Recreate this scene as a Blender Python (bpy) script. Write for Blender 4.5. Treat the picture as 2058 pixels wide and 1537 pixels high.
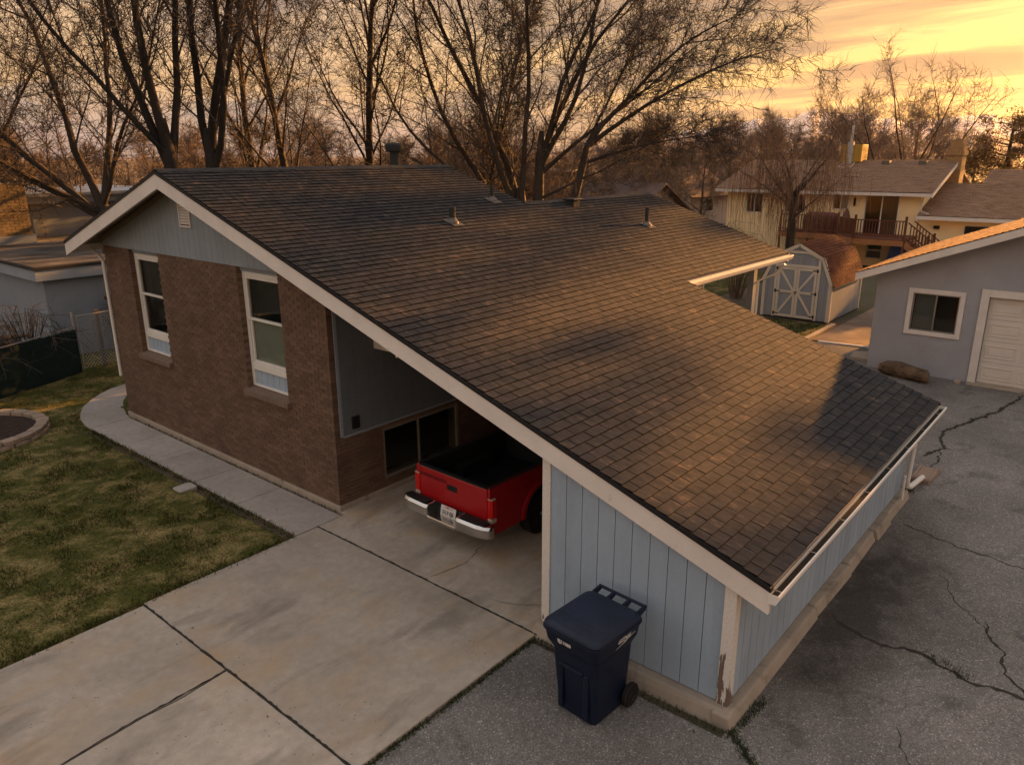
import bpy, math, random
import numpy as np
from mathutils import Vector, Matrix

sc = bpy.context.scene
for o in list(bpy.data.objects):
    bpy.data.objects.remove(o)
COL = sc.collection
R = math.radians

# ------------------------------------------------------------------ camera
CAM = Vector((-6.798, -9.397, 5.6))
YAW, PITCH, ROLL = R(40.015), R(16.716), R(-0.256)
fw = Vector((math.cos(YAW)*math.cos(PITCH), math.sin(YAW)*math.cos(PITCH), -math.sin(PITCH)))
rt = fw.cross(Vector((0, 0, 1))).normalized()
up = rt.cross(fw)
rt, up = rt*math.cos(ROLL)+up*math.sin(ROLL), up*math.cos(ROLL)-rt*math.sin(ROLL)
cd = bpy.data.cameras.new('camera')
cd.sensor_width = 36.0
cd.lens = 36.0*1512.57/2058.0
cd.clip_start = 0.1
cd.clip_end = 20000
cam = bpy.data.objects.new('camera', cd)
COL.objects.link(cam)
M = Matrix((rt, up, -fw)).transposed().to_4x4()
M.translation = CAM
cam.matrix_world = M
sc.camera = cam

# ------------------------------------------------------------------ sun, sky, exposure
SUN_AZ, SUN_EL = R(-8.0), R(11.5)
SUN = Vector((math.cos(SUN_AZ)*math.cos(SUN_EL), math.sin(SUN_AZ)*math.cos(SUN_EL), math.sin(SUN_EL)))
sl = bpy.data.lights.new('sun', 'SUN')
sl.energy = 5.0
sl.angle = R(0.6)
sl.color = (1.0, 0.43, 0.11)
so = bpy.data.objects.new('sun', sl)
COL.objects.link(so)
so.rotation_euler = SUN.to_track_quat('Z', 'Y').to_euler()
so.location = (60, 0, 40)

wd = bpy.data.worlds.new('World')
sc.world = wd
wd.use_nodes = True
nt = wd.node_tree
nt.nodes.clear()

def build_world():
    N, L = nt.nodes, nt.links
    def nd(t, **k):
        n = N.new(t)
        for a, b in k.items():
            setattr(n, a, b)
        return n
    def math_(op, a, b=None, c=None, clamp=False):
        n = nd('ShaderNodeMath', operation=op)
        n.use_clamp = clamp
        for i, v in enumerate((a, b, c)):
            if v is None:
                continue
            if isinstance(v, (int, float)):
                n.inputs[i].default_value = v
            else:
                L.new(v, n.inputs[i])
        return n.outputs[0]
    def mix(f, a, b, mode='MIX'):
        n = nd('ShaderNodeMix', data_type='RGBA', blend_type=mode)
        for s, v in ((n.inputs[0], f), (n.inputs[6], a), (n.inputs[7], b)):
            if isinstance(v, (int, float)):
                s.default_value = v
            elif isinstance(v, tuple):
                s.default_value = (*v, 1)
            else:
                L.new(v, s)
        return n.outputs[2]
    def ramp(f, stops):
        n = nd('ShaderNodeValToRGB')
        e = n.color_ramp.elements
        while len(e) < len(stops):
            e.new(0.5)
        for i, (p, c) in enumerate(stops):
            e[i].position = p
            e[i].color = (*c, 1) if isinstance(c, tuple) else (c, c, c, 1)
        L.new(f, n.inputs[0])
        return n.outputs[0]
    tc = nd('ShaderNodeTexCoord')
    d = tc.outputs['Generated']
    sep = nd('ShaderNodeSeparateXYZ')
    L.new(d, sep.inputs[0])
    z = math_('MAXIMUM', sep.outputs[2], 0.0)
    dot = nd('ShaderNodeVectorMath', operation='DOT_PRODUCT')
    L.new(d, dot.inputs[0])
    dot.inputs[1].default_value = SUN
    s = dot.outputs['Value']
    sunside = math_('SMOOTH_MIN', math_('POWER', math_('MAXIMUM', s, 0.0), 4.0), 1.0, 0.1)
    away = ramp(z, [(0.0, (.40, .275, .25)), (.035, (.48, .315, .255)), (.08, (.70, .41, .19)), (.17, (.82, .53, .30)), (.40, (.72, .68, .66)), (1.0, (.66, .71, .80))])
    near = ramp(z, [(0.0, (.66, .32, .11)), (.03, (.95, .45, .08)), (.10, (1.02, .58, .12)), (.17, (1.02, .59, .17)), (.40, (.78, .68, .60)), (1.0, (.66, .71, .80))])
    clear = mix(sunside, away, near)
    glow = math_('POWER', math_('MAXIMUM', s, 0.0), 220.0)
    # cloud layer on a plane overhead
    den = math_('ADD', z, 0.10)
    dv = nd('ShaderNodeCombineXYZ')
    L.new(math_('DIVIDE', sep.outputs[0], den), dv.inputs[0])
    L.new(math_('DIVIDE', sep.outputs[1], den), dv.inputs[1])
    mp = nd('ShaderNodeMapping')
    mp.inputs['Rotation'].default_value = (0, 0, R(-20))
    mp.inputs['Scale'].default_value = (1.5, 0.55, 1)
    mp.inputs['Location'].default_value = (12.35, 5.8, 0)
    L.new(dv.outputs[0], mp.inputs[0])
    n1 = nd('ShaderNodeTexNoise')
    n1.inputs['Scale'].default_value = 0.9
    n1.inputs['Detail'].default_value = 7
    n1.inputs['Roughness'].default_value = 0.56
    n1.inputs['Distortion'].default_value = 0.5
    L.new(mp.outputs[0], n1.inputs['Vector'])
    cl = ramp(n1.outputs[0], [(.45, 0.0), (.50, .6), (.58, 1.0)])
    cs = math_('POWER', sunside, .5)
    ccol = mix(cs, (.46, .325, .235), (.32, .175, .065))
    cdeep = mix(cs, (.40, .29, .25), (.20, .105, .04))
    cc = mix(ramp(n1.outputs[0], [(.52, 0.0), (.72, 1.0)]), ccol, cdeep)
    fade = ramp(z, [(0.0, .45), (.04, 1.0), (.5, .7), (1.0, .6)])
    sky = mix(math_('MULTIPLY', cl, fade), clear, cc)
    sky = mix(math_('MULTIPLY', glow, .5), sky, (1.3, .72, .20))
    nis = nd('ShaderNodeTexSky', sky_type='NISHITA')
    nis.sun_disc = False
    nis.sun_elevation = SUN_EL
    nis.sun_rotation = R(90) - SUN_AZ
    nis.altitude = 1300
    b1 = nd('ShaderNodeBackground')
    L.new(nis.outputs[0], b1.inputs[0])
    b1.inputs[1].default_value = 0.002
    b2 = nd('ShaderNodeBackground')
    L.new(sky, b2.inputs[0])
    b2.inputs[1].default_value = 0.242
    ad = nd('ShaderNodeAddShader')
    L.new(b1.outputs[0], ad.inputs[0])
    L.new(b2.outputs[0], ad.inputs[1])
    out = nd('ShaderNodeOutputWorld')
    L.new(ad.outputs[0], out.inputs[0])
build_world()

sc.view_settings.view_transform = 'Standard'
sc.view_settings.look = 'None'
sc.view_settings.exposure = 2.4
sc.view_settings.gamma = 1.0
sc.view_settings.use_curve_mapping = False
cy = sc.cycles
cy.max_bounces = 6
cy.diffuse_bounces = 3
cy.glossy_bounces = 3
cy.transmission_bounces = 4
cy.transparent_max_bounces = 8
cy.volume_bounces = 0
cy.caustics_reflective = False
cy.caustics_refractive = False
cy.use_denoising = True

# ------------------------------------------------------------------ helpers
ORG = {}

def tag(o, label=None, cat=None, group=None, kind=None):
    if label: o['label'] = label
    if cat: o['category'] = cat
    if group: o['group'] = group
    if kind: o['kind'] = kind
    return o

def place(o, parent=None, loc=(0, 0, 0)):
    COL.objects.link(o)
    loc = Vector(loc)
    if parent is not None:
        o.parent = parent
        o.location = loc - ORG.get(parent.name, Vector())
    else:
        o.location = loc
    ORG[o.name] = loc
    return o

def empty(name, loc=(0, 0, 0), label=None, cat=None, group=None, kind=None, rz=0.0, local=False):
    o = bpy.data.objects.new(name, None)
    o.empty_display_size = 0.3
    place(o, None, loc)
    o.rotation_euler = (0, 0, rz)
    if local:
        ORG[o.name] = Vector()
    return tag(o, label, cat, group, kind)

class Fr:
    """wall frame: origin, along (a), outward normal (n), z up"""
    def __init__(s, o, a, n):
        s.o, s.a, s.n = Vector(o), Vector(a), Vector(n)
    def p(s, u, v, d):
        return s.o + s.a*u + s.n*d + Vector((0, 0, v))

class MB:
    def __init__(s):
        s.v, s.f = [], []
    def add(s, vs, fs):
        b = len(s.v)
        s.v += [tuple(x) for x in vs]
        s.f += [tuple(i+b for i in f) for f in fs]
        return s
    def hexa(s, p):
        return s.add(p, [(0, 3, 2, 1), (4, 5, 6, 7), (0, 1, 5, 4), (1, 2, 6, 5), (2, 3, 7, 6), (3, 0, 4, 7)])
    def box(s, x0, x1, y0, y1, z0, z1):
        x0, x1 = min(x0, x1), max(x0, x1); y0, y1 = min(y0, y1), max(y0, y1); z0, z1 = min(z0, z1), max(z0, z1)
        return s.hexa([(x0, y0, z0), (x1, y0, z0), (x1, y1, z0), (x0, y1, z0), (x0, y0, z1), (x1, y0, z1), (x1, y1, z1), (x0, y1, z1)])
    def fbox(s, F, u0, u1, v0, v1, d0, d1, v1b=None):
        """box in a wall frame; v1b = top height at u1 (sloped top)"""
        if v1b is None: v1b = v1
        P = [F.p(u0, v0, d0), F.p(u1, v0, d0), F.p(u1, v0, d1), F.p(u0, v0, d1), F.p(u0, v1, d0), F.p(u1, v1b, d0), F.p(u1, v1b, d1), F.p(u0, v1, d1)]
        return s.hexa(P)
    def prism(s, poly, off):
        """polygon (3d pts) extruded by vector"""
        n = len(poly)
        off = Vector(off)
        vs = [Vector(p) for p in poly] + [Vector(p)+off for p in poly]
        fs = [tuple(range(n))[::-1], tuple(range(n, 2*n))]
        fs += [(i, (i+1) % n, (i+1) % n+n, i+n) for i in range(n)]
        return s.add(vs, fs)
    def beam(s, a, b, w, h, upv=(0, 0, 1)):
        a, b = Vector(a), Vector(b)
        d = (b-a).normalized()
        r = d.cross(Vector(upv))
        if r.length < 1e-4: r = d.cross(Vector((1, 0, 0)))
        r.normalize()
        u = r.cross(d)
        r, u = r*w/2, u*h/2
        return s.hexa([a-r-u, a+r-u, b+r-u, b-r-u, a-r+u, a+r+u, b+r+u, b-r+u])
    def tube(s, pts, rad, n=8, cap=True):
        pts = [Vector(p) for p in pts]
        if isinstance(rad, (int, float)): rad = [rad]*len(pts)
        b = len(s.v)
        pv = None
        for i, p in enumerate(pts):
            d = (pts[min(i+1, len(pts)-1)]-pts[max(i-1, 0)]).normalized()
            if pv is None:
                pv = d.orthogonal().normalized()
            pv = (pv - d*pv.dot(d)).normalized()
            q = d.cross(pv)
            for k in range(n):
                a = 2*math.pi*k/n
                s.v.append(tuple(p + (pv*math.cos(a)+q*math.sin(a))*rad[i]))
        for i in range(len(pts)-1):
            for k in range(n):
                k2 = (k+1) % n
                s.f.append((b+i*n+k, b+i*n+k2, b+(i+1)*n+k2, b+(i+1)*n+k))
        if cap:
            s.f.append(tuple(b+k for k in range(n))[::-1])
            s.f.append(tuple(b+(len(pts)-1)*n+k for k in range(n)))
        return s
    def loft(s, rings, cap=True):
        n = len(rings[0]); b = len(s.v)
        for r in rings: s.v += [tuple(p) for p in r]
        for i in range(len(rings)-1):
            for k in range(n):
                k2 = (k+1) % n
                s.f.append((b+i*n+k, b+i*n+k2, b+(i+1)*n+k2, b+(i+1)*n+k))
        if cap:
            s.f.append(tuple(b+k for k in range(n))[::-1])
            s.f.append(tuple(b+(len(rings)-1)*n+k for k in range(n)))
        return s
    def lathe(s, c, axis, prof, n=24):
        """prof = [(radius, along axis)]"""
        c, ax = Vector(c), Vector(axis).normalized()
        p = ax.orthogonal().normalized(); q = ax.cross(p)
        return s.loft([[c+ax*h+(p*math.cos(2*math.pi*k/n)+q*math.sin(2*math.pi*k/n))*r for k in range(n)] for r, h in prof])
    def mesh(s, name):
        m = bpy.data.meshes.new(name)
        m.from_pydata(s.v, [], s.f)
        m.update()
        return m
    def build(s, name, mat, parent=None, bevel=0.0, smooth=False, loc=None, kind=None, segs=2):
        vs = s.v
        if loc is None:
            loc = (0, 0, 0)
            if parent is None or ORG.get(parent.name) != Vector():
                a = np.array(vs)
                loc = (a.min(0)+a.max(0))/2
                loc[2] = a[:, 2].min()
                vs = (a-loc).tolist()
        m = bpy.data.meshes.new(name)
        m.from_pydata(vs, [], s.f)
        m.update()
        if mat: m.materials.append(mat)
        if smooth: m.shade_smooth()
        o = bpy.data.objects.new(name, m)
        place(o, parent, loc)
        if bevel:
            b = o.modifiers.new('bevel', 'BEVEL')
            b.width = bevel; b.segments = segs; b.limit_method = 'ANGLE'; b.angle_limit = R(35)
            b.harden_normals = False
        if kind: o['kind'] = kind
        return o

def rrect(cx, cy, hx, hy, r, z, n=4):
    pts = []
    for (sx, sy, a0) in ((1, 1, 0), (-1, 1, 90), (-1, -1, 180), (1, -1, 270)):
        for k in range(n+1):
            a = R(a0+90*k/n)
            pts.append((cx+sx*(hx-r)+r*math.cos(a), cy+sy*(hy-r)+r*math.sin(a), z))
    return pts

def inst(name, mesh, parent, loc, rot=(0, 0, 0), scale=(1, 1, 1)):
    o = bpy.data.objects.new(name, mesh)
    place(o, parent, loc)
    o.rotation_euler = rot
    o.scale = scale
    return o

def vnoise(x, y, seed=0):
    x = np.asarray(x, float); y = np.asarray(y, float)
    xi, yi = np.floor(x), np.floor(y)
    fx, fy = x-xi, y-yi
    fx, fy = fx*fx*(3-2*fx), fy*fy*(3-2*fy)
    def h(a, b):
        v = np.sin(a*127.1+b*311.7+seed*74.7)*43758.5453
        return v-np.floor(v)
    return (h(xi, yi)*(1-fx)+h(xi+1, yi)*fx)*(1-fy)+(h(xi, yi+1)*(1-fx)+h(xi+1, yi+1)*fx)*fy

# ------------------------------------------------------------------ materials
def node_mat(name):
    m = bpy.data.materials.new(name)
    m.use_nodes = True
    t = m.node_tree
    return m, t, t.nodes['Principled BSDF']

def nn(t, ty, **k):
    n = t.nodes.new(ty)
    for a, b in k.items(): setattr(n, a, b)
    return n

def noise(t, vec, scale, detail=4, rough=.55, dist=0.0):
    n = nn(t, 'ShaderNodeTexNoise')
    n.inputs['Scale'].default_value = scale
    n.inputs['Detail'].default_value = detail
    n.inputs['Roughness'].default_value = rough
    n.inputs['Distortion'].default_value = dist
    if vec is not None: t.links.new(vec, n.inputs['Vector'])
    return n.outputs[0]

def ramp(t, f, stops):
    n = nn(t, 'ShaderNodeValToRGB')
    e = n.color_ramp.elements
    while len(e) < len(stops): e.new(.5)
    for i, (p, c) in enumerate(stops):
        e[i].position = p
        e[i].color = (*c, 1) if isinstance(c, tuple) else (c, c, c, 1)
    t.links.new(f, n.inputs[0])
    return n.outputs[0]

def mixc(t, f, a, b, mode='MIX'):
    n = nn(t, 'ShaderNodeMix', data_type='RGBA', blend_type=mode)
    for s, v in ((n.inputs[0], f), (n.inputs[6], a), (n.inputs[7], b)):
        if isinstance(v, (int, float)): s.default_value = v
        elif isinstance(v, tuple): s.default_value = (*v, 1)
        else: t.links.new(v, s)
    return n.outputs[2]

def mth(t, op, a, b=0.0, clamp=False):
    n = nn(t, 'ShaderNodeMath', operation=op)
    n.use_clamp = clamp
    for i, v in enumerate((a, b)):
        if isinstance(v, (int, float)): n.inputs[i].default_value = v
        else: t.links.new(v, n.inputs[i])
    return n.outputs[0]

def world_pos(t):
    return nn(t, 'ShaderNodeNewGeometry').outputs['Position']

def stretch(t, vec, sx, sy, sz):
    n = nn(t, 'ShaderNodeMapping')
    n.inputs['Scale'].default_value = (sx, sy, sz)
    t.links.new(vec, n.inputs[0])
    return n.outputs[0]

def rand_piece(t):
    g = nn(t, 'ShaderNodeNewGeometry').outputs['Random Per Island']
    o = nn(t, 'ShaderNodeObjectInfo').outputs['Random']
    return mth(t, 'FRACT', mth(t, 'ADD', g, o))

def bump(t, b, h, strength, dist=0.01):
    n = nn(t, 'ShaderNodeBump')
    n.inputs['Strength'].default_value = strength
    n.inputs['Distance'].default_value = dist
    t.links.new(h, n.inputs['Height'])
    t.links.new(n.outputs[0], b.inputs['Normal'])

def pm(name, c, var=.25, scale=3.0, rough=.7, fine=60.0, bmp=.15, bd=.004, metal=0.0, piece=0.0, dirt=None, dirt_at=(.55, .75), dscale=1.2, spec=.25, st=None):
    """plain procedural surface: broad tone variation + fine grain + optional dirt blotches, optional per-piece tone"""
    m, t, b = node_mat(name)
    P = world_pos(t)
    if st: P = stretch(t, P, *st)
    a = noise(t, P, scale, 5, .6)
    lo = tuple(x*(1-var) for x in c); hi = tuple(min(1, x*(1+var)) for x in c)
    colr = ramp(t, a, [(.3, lo), (.7, hi)])
    f = noise(t, P, fine, 3, .6)
    colr = mixc(t, 1.0, colr, ramp(t, f, [(.3, 1-var*.5), (.7, 1+var*.35)]), 'MULTIPLY')
    if piece:
        colr = mixc(t, 1.0, colr, ramp(t, rand_piece(t), [(0, 1-piece), (1, 1+piece*.7)]), 'MULTIPLY')
    if dirt:
        dn = noise(t, P, dscale, 6, .65, .3)
        colr = mixc(t, ramp(t, dn, [(dirt_at[0], 0.0), (dirt_at[1], 1.0)]), colr, dirt)
    t.links.new(colr, b.inputs['Base Color'])
    b.inputs['Roughness'].default_value = rough
    b.inputs['Metallic'].default_value = metal
    if spec is not None: b.inputs['Specular IOR Level'].default_value = spec
    if bmp: bump(t, b, f, bmp, bd)
    return m

def peel_mat(name, paint, wood, lo, hi, base=.62):
    """white paint peeling to bare grey wood, worse near the bottom (rot from splash water): world height lo..hi"""
    m, t, b = node_mat(name)
    P = world_pos(t)
    n = noise(t, stretch(t, P, 14, 14, 2.2), 1.0, 5, .62, .4)
    sep = nn(t, 'ShaderNodeSeparateXYZ')
    t.links.new(P, sep.inputs[0])
    mr = nn(t, 'ShaderNodeMapRange')
    mr.inputs[1].default_value = lo; mr.inputs[2].default_value = hi
    mr.inputs[3].default_value = .17; mr.inputs[4].default_value = -.10
    t.links.new(sep.outputs[2], mr.inputs[0])
    h = mth(t, 'ADD', n, mr.outputs[0])
    msk = ramp(t, h, [(base, 0.0), (base+.02, 1.0)])
    f = noise(t, P, 40, 4)
    pc = mixc(t, 1.0, paint, ramp(t, f, [(.3, .86), (.7, 1.06)]), 'MULTIPLY')
    wc = mixc(t, noise(t, stretch(t, P, 60, 60, 4), 1.0, 4), tuple(x*.6 for x in wood), wood)
    t.links.new(mixc(t, msk, pc, wc), b.inputs['Base Color'])
    b.inputs['Roughness'].default_value = .75
    bump(t, b, mth(t, 'SUBTRACT', 1.0, msk), .5, .004)
    return m

def glass_mat(name, tint=(.8, .83, .8), rough=.03):
    m = bpy.data.materials.new(name)
    m.use_nodes = True
    t = m.node_tree
    t.nodes.clear()
    tr = nn(t, 'ShaderNodeBsdfTransparent'); tr.inputs[0].default_value = (*tint, 1)
    gl = nn(t, 'ShaderNodeBsdfGlossy'); gl.inputs['Roughness'].default_value = rough
    ge = nn(t, 'ShaderNodeNewGeometry')
    dp = nn(t, 'ShaderNodeVectorMath', operation='DOT_PRODUCT')
    t.links.new(ge.outputs['Incoming'], dp.inputs[0]); t.links.new(ge.outputs['Normal'], dp.inputs[1])
    k = mth(t, 'POWER', mth(t, 'SUBTRACT', 1.0, mth(t, 'ABSOLUTE', dp.outputs['Value']), True), 5.0)
    fr = mth(t, 'ADD', mth(t, 'MULTIPLY', k, .93), .07)
    mx = nn(t, 'ShaderNodeMixShader'); o = nn(t, 'ShaderNodeOutputMaterial')
    t.links.new(fr, mx.inputs[0]); t.links.new(tr.outputs[0], mx.inputs[1]); t.links.new(gl.outputs[0], mx.inputs[2])
    t.links.new(mx.outputs[0], o.inputs[0])
    return m

def concrete_mat(name, c, stain=True):
    m, t, b = node_mat(name)
    P = world_pos(t)
    a = noise(t, P, .7, 5, .6)
    col = ramp(t, a, [(.28, tuple(x*.80 for x in c)), (.72, tuple(x*1.15 for x in c))])
    col = mixc(t, .8, col, ramp(t, noise(t, P, 9, 5, .65), [(.3, .84), (.7, 1.12)]), 'MULTIPLY')
    f = noise(t, P, 130, 3, .7)
    col = mixc(t, .8, col, ramp(t, f, [(.3, .82), (.7, 1.14)]), 'MULTIPLY')
    col = mixc(t, 1.0, col, ramp(t, rand_piece(t), [(0, .93), (1, 1.06)]), 'MULTIPLY')
    if stain:
        # tyre-worn streaks and oil run along the drive (x)
        w = noise(t, stretch(t, P, .42, 1.5, 1), 1.1, 6, .62, .5)
        col = mixc(t, ramp(t, w, [(.52, 0.0), (.68, .72)]), col, tuple(x*.42 for x in c))
        w2 = noise(t, stretch(t, P, .5, .8, 1), 1.6, 5, .6)
        col = mixc(t, ramp(t, w2, [(.50, 0.0), (.68, .65)]), col, (c[0]*.95, c[1]*.78, c[2]*.55))
        v = nn(t, 'ShaderNodeTexVoronoi'); v.inputs['Scale'].default_value = 9.0
        t.links.new(stretch(t, P, 1, 1.4, 1), v.inputs['Vector'])
        sp = mth(t, 'MULTIPLY', mth(t, 'LESS_THAN', v.outputs['Distance'], .10), ramp(t, noise(t, P, .8, 2), [(.52, 0.0), (.58, 1.0)]))
        col = mixc(t, mth(t, 'MULTIPLY', sp, .7), col, (.05, .04, .035))
    t.links.new(col, b.inputs['Base Color'])
    b.inputs['Roughness'].default_value = .85
    b.inputs['Specular IOR Level'].default_value = .25
    bump(t, b, f, .25, .004)
    return m

def asphalt_mat():
    m, t, b = node_mat('asphalt')
    P = world_pos(t)
    c = (.198, .178, .160)
    a = noise(t, P, .45, 6, .6)
    col = ramp(t, a, [(.3, tuple(x*.62 for x in c)), (.68, tuple(x*1.18 for x in c))])
    v = nn(t, 'ShaderNodeTexVoronoi'); v.inputs['Scale'].default_value = 75.0
    t.links.new(P, v.inputs['Vector'])
    vs = nn(t, 'ShaderNodeSeparateColor')
    t.links.new(v.outputs['Color'], vs.inputs[0])
    col = mixc(t, .85, col, ramp(t, vs.outputs[0], [(0, .60), (.75, 1.05), (.93, 1.3), (1, 2.3)]), 'MULTIPLY')
    col = mixc(t, .7, col, ramp(t, noise(t, P, 14, 4, .7), [(.3, .75), (.7, 1.2)]), 'MULTIPLY')
    w = noise(t, P, .9, 6, .66, .6)
    col = mixc(t, ramp(t, w, [(.55, 0.0), (.72, .75)]), col, (.035, .03, .026))
    # damp, oil-black stain where the eave drips beside the kerb (x 0..6, y about -7.5)
    sp = nn(t, 'ShaderNodeSeparateXYZ'); t.links.new(P, sp.inputs[0])
    ey = mth(t, 'SUBTRACT', 1.0, mth(t, 'MULTIPLY', mth(t, 'ABSOLUTE', mth(t, 'ADD', sp.outputs[1], 7.35)), .95), True)
    ex = mth(t, 'SUBTRACT', 1.0, mth(t, 'MULTIPLY', mth(t, 'ABSOLUTE', mth(t, 'SUBTRACT', sp.outputs[0], 2.6)), .26), True)
    st_ = mth(t, 'MULTIPLY', mth(t, 'MULTIPLY', ey, ex), mth(t, 'ADD', mth(t, 'MULTIPLY', noise(t, P, 1.6, 5, .7), 2.2), -.3))
    col = mixc(t, ramp(t, st_, [(.05, 0.0), (.55, .8)]), col, (.030, .025, .021))
    t.links.new(col, b.inputs['Base Color'])
    b.inputs['Roughness'].default_value = .9
    b.inputs['Specular IOR Level'].default_value = .2
    bump(t, b, v.outputs['Distance'], .5, .01)
    return m

def shingle_mat(name, dark, mid, light, k=1.0):
    """mottled asphalt shingle: streaks of granule colour run down the slope"""
    m, t, b = node_mat(name)
    P = world_pos(t)
    r = rand_piece(t)
    n = noise(t, stretch(t, P, 16, 3.0, 3.0), 1.0, 5, .68, .5)
    n2 = noise(t, stretch(t, P, 6, 6, 6), 1.0, 4, .6, .3)
    v = mth(t, 'ADD', mth(t, 'ADD', mth(t, 'MULTIPLY', r, .34*k), mth(t, 'MULTIPLY', n, .75)), mth(t, 'MULTIPLY', n2, .45))
    col = ramp(t, v, [(.50, dark), (.74, mid), (1.0, light)])
    f = noise(t, P, 240, 2, .7)
    col = mixc(t, .8, col, ramp(t, f, [(.3, .65), (.7, 1.35)]), 'MULTIPLY')
    t.links.new(col, b.inputs['Base Color'])
    b.inputs['Roughness'].default_value = .92
    b.inputs['Specular IOR Level'].default_value = .05
    bump(t, b, mth(t, 'ADD', mth(t, 'MULTIPLY', f, .5), n), .9, .012)
    return m

def lawn_mat(name):
    m, t, b = node_mat(name)
    P = world_pos(t)
    flat = stretch(t, P, 1, 1, 0)
    a = noise(t, flat, 1.05, 5, .68, .4)
    green = mixc(t, noise(t, flat, 7, 3), (.020, .026, .007), (.075, .070, .014))
    dead = mixc(t, noise(t, flat, 9, 3), (.13, .095, .036), (.27, .20, .085))
    n2 = noise(t, flat, 3.6, 4, .7)
    k = ramp(t, mth(t, 'ADD', mth(t, 'MULTIPLY', a, .6), mth(t, 'MULTIPLY', n2, .4)), [(.47, 0.0), (.64, 1.0)])
    col = mixc(t, k, green, dead)
    col = mixc(t, .9, col, ramp(t, rand_piece(t), [(0, .5), (1, 1.5)]), 'MULTIPLY')
    col = mixc(t, 1.0, col, ramp(t, noise(t, flat, 26, 4, .75), [(.32, .30), (.5, .9), (.7, 1.6)]), 'MULTIPLY')
    t.links.new(col, b.inputs['Base Color'])
    b.inputs['Roughness'].default_value = .9
    b.inputs['Specular IOR Level'].default_value = .1
    return m

def brick_tex_mat(name, c1, c2, mortar, sc_=1.0, w=.2, h=.07):
    m, t, b = node_mat(name)
    P = world_pos(t)
    sep = nn(t, 'ShaderNodeSeparateXYZ'); t.links.new(P, sep.inputs[0])
    cb = nn(t, 'ShaderNodeCombineXYZ')
    t.links.new(mth(t, 'ADD', sep.outputs[0], sep.outputs[1]), cb.inputs[0]); t.links.new(sep.outputs[2], cb.inputs[1])
    br = nn(t, 'ShaderNodeTexBrick')
    br.inputs['Color1'].default_value = (*c1, 1); br.inputs['Color2'].default_value = (*c2, 1); br.inputs['Mortar'].default_value = (*mortar, 1)
    br.inputs['Scale'].default_value = sc_
    br.inputs['Brick Width'].default_value = w; br.inputs['Row Height'].default_value = h; br.inputs['Mortar Size'].default_value = .008
    t.links.new(cb.outputs[0], br.inputs['Vector'])
    t.links.new(mixc(t, .7, br.outputs[0], ramp(t, noise(t, P, 12, 4), [(.3, .75), (.7, 1.2)]), 'MULTIPLY'), b.inputs['Base Color'])
    b.inputs['Roughness'].default_value = .85
    return m

def bark_mat(name, c):
    return pm(name, c, .35, 2.0, .9, 30, .4, .02, st=(1, 1, .35))

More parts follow.
